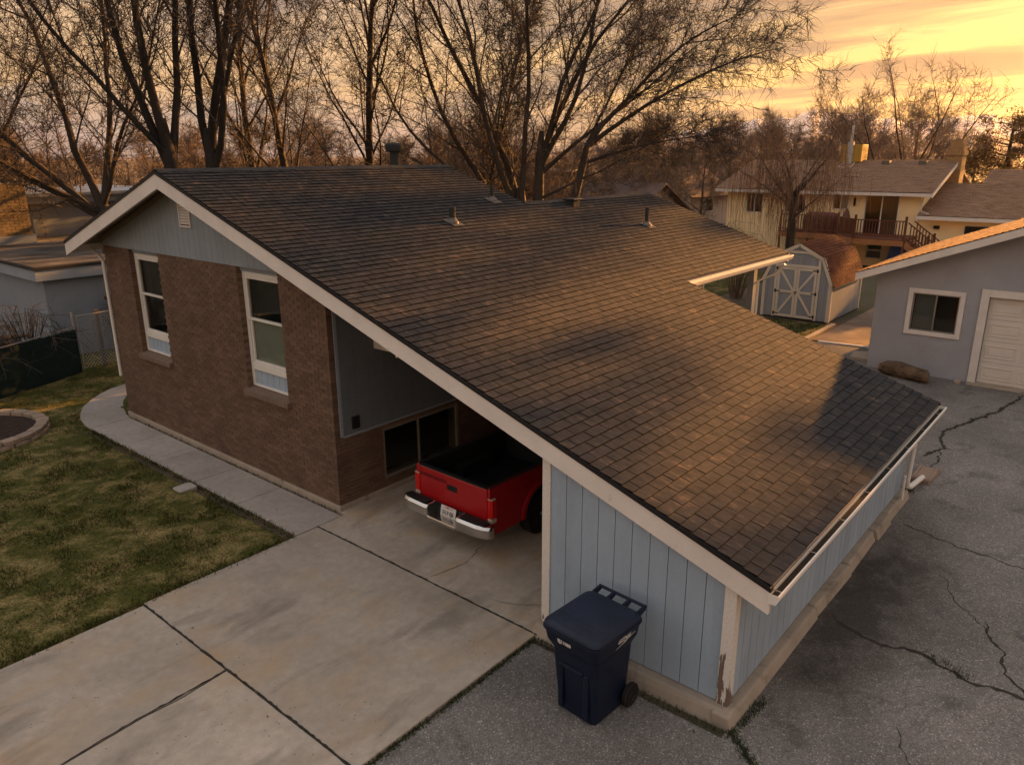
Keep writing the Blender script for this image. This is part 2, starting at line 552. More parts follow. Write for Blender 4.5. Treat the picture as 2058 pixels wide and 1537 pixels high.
MT = dict(
    white=pm('white_trim_paint', (.62, .57, .51), .08, 3, .6, 50, .1, dirt=(.36, .31, .26), dirt_at=(.63, .85), dscale=3),
    fascia=pm('fascia_paint', (.66, .60, .535), .08, 2, .6, 40, .1, dirt=(.38, .33, .28), dirt_at=(.66, .8), dscale=5),
    peel=peel_mat('peeling_white_paint', (.62, .57, .51), (.17, .115, .085), .15, 1.15),
    peel_mid=peel_mat('worn_white_paint', (.62, .57, .51), (.17, .12, .09), .1, .8, .68),
    siding=pm('blue_grey_siding_paint', (.29, .355, .42), .09, 1.5, .6, 40, .12, piece=.05, st=(1, 1, .3), dirt=(.19, .225, .26), dirt_at=(.5, .85), dscale=2.0),
    siding_back=pm('siding_groove', (.06, .075, .09), .1),
    gable=pm('grey_gable_paint', (.235, .265, .29), .07, 1.5, .6, 40, .1, piece=.04),
    brick=pm('painted_brown_brick', (.135, .081, .055), .18, 2.0, .8, 70, .4, .004, piece=.22),
    mortar=pm('painted_mortar', (.175, .122, .090), .15, 4, .85, 90, .3),
    sill=pm('brick_sill', (.185, .125, .092), .15, 4, .8, 60, .3, piece=.1),
    found=pm('foundation_concrete', (.33, .27, .21), .15, 2, .85, 60, .3, dirt=(.14, .11, .08), dirt_at=(.58, .75), dscale=3),
    curb=pm('kerb_concrete', (.30, .245, .19), .15, 2, .85, 80, .35, dirt=(.13, .105, .08), dirt_at=(.55, .75), dscale=2.5, piece=.06),
    concrete=concrete_mat('drive_concrete', (.395, .330, .262)),
    walk=concrete_mat('walk_concrete', (.36, .315, .275), False),
    asphalt=asphalt_mat(),
    dirt=pm('bare_earth', (.10, .078, .055), .35, .25, .95, 6, .3, .02, dirt=(.06, .062, .025), dirt_at=(.48, .62), dscale=.12),
    mulch=pm('dark_mulch', (.045, .028, .02), .45, 12, .95, 60, .8, .03),
    crack=pm('crack_fill', (.034, .029, .023), .3, 6, .95),
    lawn=lawn_mat('lawn_grass'),
    weed=pm('weed_green', (.035, .045, .010), .5, 6, .85, 20, 0, piece=.5),
    shingle=shingle_mat('roof_shingle', (.028, .029, .032), (.053, .050, .049), (.225, .142, .088), .28),
    edge=pm('shingle_cut_edge', (.010, .009, .009), .2, 8, .95, 60, 0, spec=.1),
    drip=pm('dark_drip_edge', (.014, .013, .013), .2, 5, .6),
    ridge=pm('ridge_shingle', (.035, .033, .033), .3, 8, .85, 90, .3, piece=.2),
    underside=pm('roof_underside', (.20, .165, .13), .15, 3, .8),
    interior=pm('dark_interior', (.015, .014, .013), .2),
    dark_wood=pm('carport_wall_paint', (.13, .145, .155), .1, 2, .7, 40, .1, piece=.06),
    blind=pm('window_blind', (.44, .43, .37), .06, 5, .7),
    glass=glass_mat('window_glass'),
    vinyl=pm('white_vinyl', (.68, .64, .58), .05, 4, .45, 40, .05),
    panel=pm('window_panel_paint', (.33, .40, .48), .08, 3, .6),
    lead=pm('vent_flashing', (.12, .105, .09), .2, 6, .5, metal=.3),
    blackpipe=pm('vent_pipe_black', (.022, .024, .024), .2, 6, .55),
    gutter_in=pm('gutter_debris', (.026, .021, .016), .4, 8, .95, 60, .6, .01),
    red=pm('truck_red_paint', (.31, .006, .008), .05, 2, .32, 300, 0, spec=.5),
    liner=pm('bed_liner', (.010, .010, .010), .2, 5, .7),
    black=pm('black_plastic', (.012, .012, .013), .2, 8, .5),
    chrome=pm('chrome', (.62, .60, .57), .06, 4, .18, 60, 0, metal=1.0),
    rubber=pm('tyre_rubber', (.014, .013, .013), .2, 10, .85),
    rim=pm('wheel_metal', (.35, .34, .33), .1, 6, .35, metal=.9),
    lamp=pm('tail_lamp_red', (.45, .012, .01), .1, 8, .15),
    lamp_white=pm('reverse_lamp', (.42, .33, .24), .1, 8, .15),
    plate=pm('plate_white', (.62, .58, .54), .06, 8, .5),
    plate_ink=pm('plate_ink', (.06, .055, .055), .1, 8, .6),
    plate_red=pm('plate_red_ink', (.42, .10, .07), .2, 40, .6),
    deboss=pm('tailgate_lettering', (.085, .006, .007), .2, 8, .5),
    bin=pm('bin_navy_plastic', (.006, .011, .028), .25, 3, .45, 70, .1, dirt=(.014, .017, .026), dirt_at=(.55, .8), dscale=2.5),
    bin_lid=pm('bin_lid_plastic', (.012, .018, .036), .25, 3, .5, 70, .12, dirt=(.03, .033, .04), dirt_at=(.55, .8), dscale=4),
    ink=pm('white_print', (.55, .53, .5), .1, 20, .6),
    stucco=pm('grey_stucco', (.31, .31, .325), .10, .9, .9, 45, .45, .008, dirt=(.26, .245, .25), dirt_at=(.55, .8), dscale=.8),
    garage_door=pm('garage_door_paint', (.60, .54, .47), .05, 2, .5, 30, .05),
    gar_roof=shingle_mat('garage_shingle', (.15, .085, .045), (.22, .125, .062), (.29, .17, .085)),
    shed_side=pm('shed_grey_siding', (.27, .285, .305), .12, 2, .7, 30, .15, piece=.05, st=(1, 1, .2)),
    shed_roof=shingle_mat('shed_shingle', (.075, .028, .017), (.105, .040, .024), (.14, .055, .032)),
    cream=pm('shed_trim_cream', (.62, .55, .44), .08, 3, .65),
    iron=pm('black_iron', (.015, .012, .011), .2, 8, .6),
    yellow=pm('yellow_stucco', (.86, .69, .40), .07, .7, .85, 25, .2, .006),
    far_roof=shingle_mat('brown_far_shingle', (.23, .14, .09), (.29, .175, .11), (.35, .21, .135)),
    deck=pm('redwood_deck', (.115, .040, .020), .2, 3, .7, 30, .1, piece=.15),
    deck_rim=pm('deck_rim_wood', (.30, .135, .055), .15, 3, .7),
    cooler=pm('cooler_yellow_metal', (.42, .25, .03), .25, 3, .6, dirt=(.16, .11, .04), dirt_at=(.5, .7), dscale=3),
    galv=pm('galvanised_metal', (.40, .40, .40), .12, 5, .45, metal=.6),
    chim=brick_tex_mat('tan_chimney_brick', (.34, .20, .075), (.27, .15, .055), (.18, .12, .07)),
    tarp=pm('blue_tarp', (.03, .10, .33), .2, 3, .5),
    cover=pm('maroon_cover', (.10, .035, .035), .2, 3, .8),
    slate=pm('neighbour_grey_wall', (.21, .235, .265), .10, 1.0, .85, 20, .2),
    slate_fascia=pm('neighbour_fascia', (.25, .285, .325), .08, 1.5, .7),
    gravel_roof=pm('gravel_roof', (.095, .09, .086), .4, .8, .95, 30, .4, .01, dirt=(.05, .042, .036), dirt_at=(.5, .65), dscale=.9),
    redbrick=brick_tex_mat('dark_red_brick', (.10, .045, .035), (.075, .035, .028), (.09, .07, .06)),
    screen=pm('green_screen', (.008, .019, .017), .3, 2, .8, 40, .2),
    galvfence=pm('fence_galvanised', (.34, .32, .29), .15, 5, .5, metal=.5),
    bark=bark_mat('dark_bark', (.024, .019, .016)),
    bark_mid=bark_mat('brown_bark', (.046, .036, .029)),
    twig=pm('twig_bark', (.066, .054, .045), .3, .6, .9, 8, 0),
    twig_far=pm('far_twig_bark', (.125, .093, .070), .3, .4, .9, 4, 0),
    twig_willow=pm('willow_twig', (.16, .105, .07), .3, .8, .9, 5, 0),
    needle=pm('glow_tinted_needles', (.12, .082, .030), .4, .8, .9, 5, 0, piece=.4),  # tan tint puts the low sun glow into the needle colour
    log=pm('weathered_log', (.13, .085, .05), .4, 2.5, .9, 25, .6, .03, dirt=(.05, .036, .024), dirt_at=(.5, .65), dscale=6),
    stone=pm('edging_block', (.30, .225, .165), .15, 4, .9, 40, .4, .006, piece=.15),
    splash=pm('splash_block', (.26, .185, .135), .15, 4, .9, 40, .3),
    snow=None,
)
rng = random.Random(7)
nrg = np.random.default_rng(11)

# ================================================================== ground
def sheet(name, pts, z, mat, label=None, parent=None, kind='structure'):
    mb = MB(); mb.add([(x, y, z) for x, y in pts], [tuple(range(len(pts)))])
    o = mb.build(name, mat, parent)
    if kind: o['kind'] = kind
    return o

sheet('ground', [(-1700, -1700), (1700, -1700), (1700, 1700), (-1700, 1700)], -0.03, MT['dirt'])

def ribbon(name, pts, w, z, mat, parent=None, jit=.03, step=.07, kind=None, taper=True, seed=1):
    """a jagged crack or strip laid on a surface"""
    g = random.Random(seed)
    P = []
    for (a, b) in zip(pts[:-1], pts[1:]):
        a, b = Vector((*a, 0)), Vector((*b, 0))
        n = max(2, int((b-a).length/step))
        for i in range(n): P.append(a.lerp(b, i/n))
    P.append(Vector((*pts[-1], 0)))
    mb = MB(); L = []
    off = 0
    for i, p in enumerate(P):
        d = (P[min(i+1, len(P)-1)]-P[max(i-1, 0)]).normalized()
        q = Vector((-d.y, d.x, 0))
        off = off*.6+g.uniform(-jit, jit)
        ww = w*g.uniform(.35, 1.3)*(math.sin(math.pi*min(1, (min(i, len(P)-1-i)+1.2)/5)*.5) if taper else 1)
        c = p+q*off
        L.append((c-q*ww/2, c+q*ww/2))
    vs = []
    for a, b in L: vs += [(a.x, a.y, z), (b.x, b.y, z)]
    mb.add(vs, [(2*i, 2*i+1, 2*i+3, 2*i+2) for i in range(len(L)-1)])
    return mb.build(name, mat, parent, kind=kind)

asph = sheet('asphalt_drive', [(-14, -4.56), (-.7, -4.56), (-.7, -7), (6.6, -7), (6.6, -1.7), (13.5, -1.7), (14.6, -1.7), (16.95, -2.1), (17.1, -3.4), (15.2, -4.1), (15.2, -16), (-14, -16)], 0.0, MT['asphalt'])
sheet('gravel_yard', [(17.1, -1.75), (30, -1.75), (30, -14), (15.0, -14), (15.0, -4.0), (17.2, -3.9)], -.006, pm('gravel_yard', (.20, .145, .105), .3, 1.2, .95, 25, .4, .02))
sheet('backyard_lawn', [(7, -1.55), (19.6, -1.5), (19.6, 4), (30, 4), (30, 9), (7, 9)], -.004, MT['lawn'])

# asphalt cracks
CR = [
    ([(14.46, -7.74), (12.5, -7.38), (10.53, -6.8), (9.85, -6.83), (9.45, -7.0), (8.72, -6.75)], .11),
    ([(9.3, -6.98), (8.6, -7.05), (8.2, -6.98)], .05),
    ([(5.4, -7.2), (5.15, -8.06), (5.05, -8.87), (4.8, -10.5)], .035),
    ([(2.15, -7.15), (1.89, -7.76), (2.05, -8.15), (1.95, -8.4), (1.84, -8.76), (1.95, -9.3), (1.7, -10.8)], .075),
    ([(3.25, -8.68), (2.7, -8.92), (2.25, -9.05), (1.95, -9.3)], .05),
    ([(4.2, -8.0), (3.5, -8.35), (3.0, -8.75)], .016),
    ([(-.55, -7.05), (-.75, -7.3), (-.9, -7.45), (-2.2, -8.3), (-3.4, -8.6)], .07),
    ([(.6, -8.3), (.2, -8.45), (-.3, -8.9)], .016),
]
for i, (p, w) in enumerate(CR):
    ribbon('crack', p, w*.75, .004, MT['crack'], asph, .035, .06, seed=i+3)

# ---------------------------------------------------------------- driveway and walk (each slab its own piece)
drive = empty('driveway', (-2, -2.3, 0), kind='structure')
def slab(parent, pts, mat, top=.035, name='concrete_slab', bevel=.012):
    mb = MB(); mb.prism([(x, y, -.08) for x, y in pts], (0, 0, top+.08))
    return mb.build(name, mat, parent, bevel=bevel)
g = .009
slab(drive, [(-.57+g, -.155), (-.57+g, -4.5), (6.3, -4.5), (6.3, .05), (-.02, .05), (-.02, -.155)], MT['concrete'])
slab(drive, [(-3.33+g, -.17), (-3.33+g, -4.52), (-.57-g, -4.53), (-.57-g, -.17)], MT['concrete'])
slab(drive, [(-6.4+g, -.25), (-6.4+g, -2.25), (-5.2, -2.29), (-4.3, -2.24), (-3.9, -2.27), (-3.33-g, -2.22), (-3.33-g, -.22)], MT['concrete'])
slab(drive, [(-6.4+g, -2.29), (-6.4+g, -4.52), (-3.33-g, -4.52), (-3.33-g, -2.25), (-3.9, -2.30), (-4.3, -2.27), (-5.2, -2.32)], MT['concrete'])
slab(drive, [(-10.5, -.25), (-10.5, -4.52), (-6.4-g, -4.52), (-6.4-g, -.25)], MT['concrete'])
for i, p in enumerate(([(-.57, -.15), (-.57, -4.55)], [(-3.33, -.2), (-3.33, -4.5)], [(-3.36, -2.24), (-4.3, -2.26), (-5.2, -2.31), (-6.4, -2.27)])):
    ribbon('joint', p, .028, .0395, MT['crack'], drive, .006 if i < 2 else .008, .05, taper=False, seed=i+31)
ribbon('hairline_crack', [(-.5, -2.6), (.1, -2.7), (.7, -2.55)], .009, .0395, MT['crack'], drive, .02, .06, seed=77)
ribbon('hairline_crack', [(-.4, -3.6), (-.2, -4.0), (.05, -4.45)], .007, .0395, MT['crack'], drive, .02, .06, seed=78)

walk = empty('footpath', (-.5, 4, 0), kind='structure')
jn = [-.15, 1.56, 2.97, 4.39, 5.80, 7.36]
for a, b in zip(jn[:-1], jn[1:]):
    slab(walk, [(-.96, a+.006), (-.96, b-.006), (-.10, b-.006), (-.10, a+.006)], MT['walk'], name='path_slab')
slab(walk, [(-.95, 7.372), (-.93, 7.75), (-.84, 8.2), (-.66, 8.65), (-.42, 9.1), (-.07, 9.5), (.57, 9.10), (.32, 8.7), (.12, 8.2), (-.03, 7.75), (-.10, 7.372)], MT['walk'], name='path_slab')
slab(walk, [(-.05, 9.52), (.22, 9.78), (.6, 10.05), (1.1, 10.2), (2.4, 10.3), (2.4, 9.3), (1.3, 9.3), (.95, 9.25), (.585, 9.12)], MT['walk'], name='path_slab')

# ================================================================== the house
SL = .33
YR, ZR = 3.9, 5.39
Y2, Z2 = 1.5, 5.39-.33*2.4
XF, XM, XB = -.44, 6.6, 12.1
EY, LY = -7.2, 8.35
E2, L2 = -2.5, 5.5
def zroof(y):
    return ZR-SL*abs(y-YR)
house = empty('brick_house', (3, 1.5, 0), 'brown brick split level house with dark shingle roof sweeping down over a carport', 'house')
FX = Fr((0, 0, 0), (0, 1, 0), (-1, 0, 0))     # front wall, u = y, outward -x
FS = Fr((0, 0, 0), (1, 0, 0), (0, -1, 0))     # carport side wall, u = x, outward -y

# ---- brick wall core with openings
OPN = [(5.25, 6.47, 1.69, 3.87), (1.21, 2.43, 1.69, 3.87)]
WT = 3.87
gw = MB()
us = [0.012, OPN[1][0]-.012, OPN[1][1]+.012, OPN[0][0]-.012, OPN[0][1]+.012, 7.618]
for i in range(0, 5):
    u0, u1 = us[i], us[i+1]
    top = WT if i else WT
    if i % 2 == 0:
        if i == 0:
            # wall top follows the low roof near the corner
            def ut(u): return min(WT, zroof(u)-.13)
            k = 0.9
            gw.fbox(FX, u0, k, .05, ut(u0), -.25, -.009, ut(k))
            gw.fbox(FX, k, u1, .05, ut(k), -.25, -.009, ut(u1))
        else:
            gw.fbox(FX, u0, u1, .05, WT, -.25, -.009)
    else:
        gw.fbox(FX, u0, u1, .05, 1.69-.012, -.25, -.009)
# carport side: brick below the siding, around the window, and house body walls
gw.fbox(FS, .30, 6.45, .05, .27, -.25, -.009)
gw.fbox(FS, .26, .985, .27, 1.30, -.25, -.009)
gw.fbox(FS, 2.80, 6.45, .27, 1.30, -.25, -.009)
gw.fbox(FS, .985, 2.80, 1.17, 1.30, -.25, -.009)
gwall = gw.build('brick_wall', MT['mortar'], house)
bw = MB()
bw.box(.3, 6.45, 7.38, 7.618, .05, WT+.2)
bw.box(6.3, 6.449, .26, 7.37, .05, 3.9)
bw.box(6.46, 11.5, .0, .2, .05, 3.6); bw.box(11.3, 11.5, .21, 4.9, .05, 3.6); bw.box(6.46, 11.29, 4.7, 4.9, .05, 3.6)
bw.build('rear_wall', MT['slate'], house)
fb = MB()
fb.add([(6.52, 1.45, 4.4), (6.52, LY-.3, 3.5), (6.52, LY-.3, zroof(LY-.3)-.14), (6.52, YR, ZR-.14), (6.52, 1.45, zroof(1.45)-.14)], [(0, 1, 2, 3, 4)])
fb.prism([(11.52, 1.5, Z2-.14), (11.52, L2-.3, zroof(1.5)-SL*(L2-.3-1.5)-.14), (11.52, L2-.3, 3.3), (11.52, -1.9, 3.3)], (.05, 0, 0))
fb.build('rear_gable', MT['gable'], house)

# ---- bricks: running bond, real pieces
BL, BH, BJ = .205, .0675, .011
bricks = []   # (frame, u0, u1, v0, v1)
def lay(F, ua, ub, va, vb, holes, topf=None, start=0):
    n = int(round((vb-va)/BH))
    for r in range(n):
        v0 = va+r*BH
        v1 = v0+BH-BJ
        off = (BL/2 if r % 2 else 0)
        u = ua-off
        while u < ub-.02:
            a, b = max(u, ua), min(u+BL-BJ, ub)
            u += BL
            if b-a < .03: continue
            segs = [(a, b)]
            for (h0, h1, w0, w1) in holes:
                if v1 > w0+.01 and v0 < w1-.005:
                    ns = []
                    for (s0, s1) in segs:
                        if s1 <= h0 or s0 >= h1: ns.append((s0, s1))
                        else:
                            if h0-s0 > .03: ns.append((s0, h0))
                            if s1-h1 > .03: ns.append((h1, s1))
                    segs = ns
            for s0, s1 in segs:
                if topf and v1 > topf(s0)-.02 : continue
                bricks.append((F, s0, s1, v0, v1))
lay(FX, 0, 7.63, .13, WT, [(o[0], o[1], o[2], o[3]+.1) for o in OPN], lambda u: zroof(u)-.12)
lay(FS, .111, 6.4, .13, 1.30, [(.97, 2.82, .26, 1.18)])
unit = MB(); unit.box(-.5, .5, -.5, .5, -.5, .5)
bmesh_ = unit.mesh('brick'); bmesh_.materials.append(MT['brick'])
def bc(b):
    F, u0, u1, v0, v1 = b
    return F.p((u0+u1)/2, (v0+v1)/2, 0)
bricks.sort(key=lambda b: (bc(b)-CAM).length)
rest = MB()
for i, b in enumerate(bricks):
    F, u0, u1, v0, v1 = b
    d1 = rng.uniform(-.0015, .002)
    dep = .10
    if i < 300:
        c = F.p((u0+u1)/2, (v0+v1)/2, d1-dep/2)
        sx, sy = (dep, u1-u0) if F is FX else (u1-u0, dep)
        inst('brick', bmesh_, gwall, c, scale=(sx, sy, v1-v0))
    else:
        rest.fbox(F, u0, u1, v0, v1, d1-dep, d1)
rest.build('brick_field', MT['brick'], gwall, kind='stuff')

# foundation strip
fo = MB()
fo.box(-.028, .2, -.03, 7.65, -.05, .118); fo.box(.201, 6.4, -.03, .2, -.05, .118)
fo.build('foundation', MT['found'], house, bevel=.012)

# ---- gable siding boards
bk = MB()
bk.fbox(FX, .85, 3.9, WT, zroof(.85)-.13, -.2, -.005, ZR-.13)
bk.fbox(FX, 3.9, 7.63, WT, ZR-.13, -.2, -.005, zroof(7.63)-.13)
bk.build('gable_backing', MT['siding_back'], house)
bwid = .19
u = YR
edges = []
while u > .9: edges.append((max(u-bwid, .80), u)); u -= bwid
u = YR
while u < 7.6: edges.append((u, min(u+bwid, 7.63))); u += bwid
VENT = (3.72, 4.12, 4.40, 4.90)
for (a, b) in edges:
    m = MB()
    if zroof(a)-.125 > WT+.01 or zroof(b)-.125 > WT+.01:
        m.fbox(FX, a+.003, b-.003, WT-.03, max(WT-.02, zroof(a)-.125), -.004, .014, max(WT-.02, zroof(b)-.125))
        m.build('gable_board', MT['gable'], house)
# louvred vent
v = MB()
v.fbox(FX, VENT[0], VENT[1], VENT[2], VENT[2]+.035, .0145, .04); v.fbox(FX, VENT[0], VENT[1], VENT[3]-.035, VENT[3], .0145, .04)
v.fbox(FX, VENT[0], VENT[0]+.035, VENT[2]+.036, VENT[3]-.036, .0145, .04); v.fbox(FX, VENT[1]-.035, VENT[1], VENT[2]+.036, VENT[3]-.036, .0145, .04)
vent = v.build('gable_vent', MT['white'], house)
v = MB(); v.fbox(FX, VENT[0]+.036, VENT[1]-.036, VENT[2]+.036, VENT[3]-.036, .0142, .0165); v.build('vent_backing', MT['interior'], vent)
for k in range(8):
    s = MB(); zc = VENT[2]+.06+k*.05
    s.add([FX.p(VENT[0]+.037, zc, .038), FX.p(VENT[1]-.037, zc, .038), FX.p(VENT[1]-.037, zc+.035, .018), FX.p(VENT[0]+.037, zc+.035, .018)], [(0, 1, 2, 3)])
    s.add([FX.p(VENT[0]+.037, zc-.006, .038), FX.p(VENT[1]-.037, zc-.006, .038), FX.p(VENT[1]-.037, zc+.029, .018), FX.p(VENT[0]+.037, zc+.029, .018)], [(3, 2, 1, 0)])
    s.build('louvre', MT['white'], vent)

# ---- tall windows in the brick
def tall_window(o, blind):
    u0, u1, v0, v1 = o
    D = -.10      # recess
    m = MB()
    fr = .075
    m.fbox(FX, u0, u0+fr, v0+.02, v1-.12, D-.06, D); m.fbox(FX, u1-fr, u1, v0+.02, v1-.12, D-.06, D)
    m.fbox(FX, u0+fr, u1-fr, v1-.12-fr, v1-.12, D-.06, D-.001)
    m.fbox(FX, u0+fr, u1-fr, v0+.02, v0+.06, D-.06, D-.001)
    m.fbox(FX, u0+fr, u1-fr, v0+.33, v0+.45, D-.06, D+.008)
    w = m.build('window', MT['vinyl'], house, bevel=.006)
    s = MB(); s.fbox(FX, u0-.02, u1+.02, v1-.118, v1+.02, D-.05, D+.02)
    s.build('head_panel', MT['gable'], w)
    s = MB(); s.fbox(FX, u0+fr+.002, u1-fr-.002, v0+.062, v0+.328, D-.05, D-.03)
    for k in range(1, 6):
        uu = u0+fr+(u1-u0-2*fr)*k/6
        s.fbox(FX, uu-.004, uu+.004, v0+.064, v0+.326, D-.0299, D-.024)
    s.build('lower_panel', MT['panel'], w)
    a0, a1 = v0+.452, v1-.12-fr-.002
    mid = (a0+a1)/2+.02
    for (z0, z1, dd) in ((mid-.02, a1, -.025), (a0, mid+.02, -.045)):
        q = MB(); t_ = .045
        q.fbox(FX, u0+fr+.002, u0+fr+t_, z0, z1, D-.06+.0, D+dd+.02); q.fbox(FX, u1-fr-t_, u1-fr-.002, z0, z1, D-.06, D+dd+.02)
        q.fbox(FX, u0+fr+t_, u1-fr-t_, z0, z0+t_, D-.06, D+dd+.019); q.fbox(FX, u0+fr+t_, u1-fr-t_, z1-t_, z1, D-.06, D+dd+.019)
        q.build('sash', MT['vinyl'], w, bevel=.004)
        q = MB(); q.fbox(FX, u0+fr+t_-.004, u1-fr-t_+.004, z0+t_-.004, z1-t_+.004, D+dd-.012, D+dd-.006)
        q.build('pane', MT['glass'], w)
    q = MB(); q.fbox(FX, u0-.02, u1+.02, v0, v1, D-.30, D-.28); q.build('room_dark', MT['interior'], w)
    if blind:
        q = MB(); q.fbox(FX, u0+fr, u1-fr, a0, mid+.02, D-.075, D-.07); q.build('blind', MT['blind'], w)
    # brick sill on edge
    n = 15
    sl_ = empty_part('window_sill', house, FX.p((u0+u1)/2, v0, 0))
    for k in range(n):
        a = u0-.06+(u1-u0+.12)*k/n; b = u0-.06+(u1-u0+.12)*(k+1)/n-.008
        q = MB()
        P = [FX.p(a, v0-.10, -.10), FX.p(b, v0-.10, -.10), FX.p(b, v0-.12, .075), FX.p(a, v0-.12, .075), FX.p(a, v0+.012, -.10), FX.p(b, v0+.012, -.10), FX.p(b, v0-.035, .075), FX.p(a, v0-.035, .075)]
        q.hexa(P); q.build('sill_brick', MT['sill'], sl_)
def empty_part(name, parent, loc):
    o = bpy.data.objects.new(name, None); o.empty_display_size = .1
    return place(o, parent, loc)
tall_window(OPN[0], False)
tall_window(OPN[1], True)

# ---- carport side wall: panels, trim, window
ub = MB()
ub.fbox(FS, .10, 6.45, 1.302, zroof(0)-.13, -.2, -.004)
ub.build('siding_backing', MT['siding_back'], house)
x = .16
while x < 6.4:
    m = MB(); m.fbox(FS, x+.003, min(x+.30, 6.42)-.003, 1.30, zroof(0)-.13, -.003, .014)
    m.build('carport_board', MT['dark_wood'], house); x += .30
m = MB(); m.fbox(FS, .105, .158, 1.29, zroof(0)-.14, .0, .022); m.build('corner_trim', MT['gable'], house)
m = MB(); m.fbox(FS, .158, 6.42, 1.262, 1.298, .0, .028); m.build('drip_trim', MT['gable'], house)
m = MB()
W0, W1, Z0, Z1 = .99, 2.80, .275, 1.165
f_ = .035
m.fbox(FS, W0, W0+f_, Z0, Z1, -.06, -.012); m.fbox(FS, W1-f_, W1, Z0, Z1, -.06, -.012)
m.fbox(FS, W0+f_, W1-f_, Z0, Z0+f_, -.06, -.013); m.fbox(FS, W0+f_, W1-f_, Z1-f_, Z1, -.06, -.013)
m.fbox(FS, 1.80, 1.835, Z0+f_, Z1-f_, -.06, -.014)
cw = m.build('basement_window', MT['underside'], house, bevel=.004)
for a, b in ((W0+f_, 1.80), (1.835, W1-f_)):
    q = MB(); q.fbox(FS, a, b, Z0+f_, Z1-f_, -.04, -.034); q.build('pane', MT['glass'], cw)
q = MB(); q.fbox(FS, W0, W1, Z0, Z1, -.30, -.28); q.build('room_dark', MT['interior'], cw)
m = MB(); m.fbox(FS, .33, .48, 1.37, 1.58, .0145, .05); m.build('outlet_box', MT['black'], house, bevel=.008)
m = MB(); m.box(.86, .98, -.03, -.55, 2.62, 2.80); m.box(.86, .90, -.55, -.60, 2.55, 2.85); m.build('lamp_bracket', MT['cream'], house, bevel=.008)

# ---- roof
roof = empty_part('roof', house, (3, 0, 4))
def rslab(mb, x0, x1, y0, y1, f, t0=.02, t1=.12):
    mb.hexa([(x0, y0, f(y0)-t1), (x1, y0, f(y0)-t1), (x1, y1, f(y1)-t1), (x0, y1, f(y1)-t1), (x0, y0, f(y0)-t0), (x1, y0, f(y0)-t0), (x1, y1, f(y1)-t0), (x0, y1, f(y1)-t0)])
fr2 = lambda y: Z2-SL*abs(y-Y2)
m = MB()
rslab(m, XF+.04, XM, EY, YR, zroof); rslab(m, XF+.04, XM, YR, LY, zroof)
rslab(m, XM, XB, E2, Y2, zroof); rslab(m, XM, XB, Y2, L2, fr2)
m.build('roof_deck', MT['underside'], roof)

SHM = {}
def shingle_field(parent, o, e, s, W, Ls, mat, nind=0, ex=.146, tw=.32, seed=1, field='shingle_field', piece='shingle', gap=.012, th=.023):
    """courses of tabs: o eave corner, e along eave, s up-slope; the nearest nind are pieces of their own"""
    g = random.Random(seed)
    o, e, s = Vector(o), Vector(e).normalized(), Vector(s).normalized()
    n = e.cross(s)
    if n.z < 0: n = -n
    tabs = []
    rows = int(math.ceil(Ls/ex))
    for r in range(rows):
        off = (.5*tw if r % 2 else 0)+g.uniform(-.012, .012)
        u = -off
        while u < W-.01:
            a, b = max(u, 0), min(u+tw-gap, W)
            u += tw
            if b-a < .02: continue
            tabs.append((a, b, r*ex+g.uniform(-.003, .003), g.uniform(.85, 1.15)))
    tabs.sort(key=lambda t: (o+e*(t[0]+t[1])*.5+s*t[2]-CAM).length)
    def pts(a, b, v, k, L=ex+.05):
        L = min(L, Ls-v+.01)
        t0, t1 = th*k, .002
        A = [o+e*a+s*v, o+e*b+s*v, o+e*b+s*(v+L), o+e*a+s*(v+L)]
        return [A[0]-n*.002, A[1]-n*.002, A[2]-n*.002, A[3]-n*.002, A[0]+n*t0, A[1]+n*t0, A[2]+n*t1, A[3]+n*t1]
    if nind:
        key = mat.name
        if key not in SHM:
            q = MB(); t0 = th
            L = ex+.05
            q.hexa([(-.5, 0, -.002), (.5, 0, -.002), (.5, L, -.002), (-.5, L, -.002), (-.5, 0, t0), (.5, 0, t0), (.5, L, .002), (-.5, L, .002)])
            SHM[key] = q.mesh(piece); SHM[key].materials.append(mat); SHM[key].materials.append(MT['edge'])
            for fi in (2, 3, 5): SHM[key].polygons[fi].material_index = 1
        flip = e.cross(s).z < 0
        ee = -e if flip else e
        rot = Matrix((ee, s, n)).transposed().to_euler()
        for (a, b, v, k) in tabs[:nind]:
            inst(piece, SHM[key], parent, o+e*(a+b)*.5+s*v, rot, (b-a, 1, k))
    mb = MB()
    for (a, b, v, k) in tabs[nind:]:
        mb.hexa(pts(a, b, v, k))
    ob = mb.build(field, mat, parent, kind='stuff')
    ob.data.materials.append(MT['edge'])
    ix = np.zeros(len(ob.data.polygons), dtype=np.int32)
    for fi in (2, 3, 5): ix[fi::6] = 1
    ob.data.polygons.foreach_set('material_index', ix)
    return ob
upR = (0, 1, SL); upL = (0, -1, SL)
hs = math.sqrt(1+SL*SL)
shingle_field(roof, (XF-.03, EY-.05, zroof(EY)-.05*SL), (1, 0, 0), upR, XM-XF+.05, (YR-EY+.05)*hs, MT['shingle'], 300, seed=3)
shingle_field(roof, (XM+.02, E2-.05, zroof(E2)-.05*SL), (1, 0, 0), upR, XB-XM, (Y2-E2+.05)*hs, MT['shingle'], 0, seed=4)
shingle_field(roof, (XF-.03, LY+.05, zroof(LY)-.05*SL), (1, 0, 0), upL, XM-XF+.05, (LY-YR+.05)*hs, MT['shingle'], 0, seed=5)
shingle_field(roof, (XM+.02, L2+.05, fr2(L2)-.05*SL), (1, 0, 0), upL, XB-XM, (L2-Y2+.05)*hs, MT['shingle'], 0, seed=6)
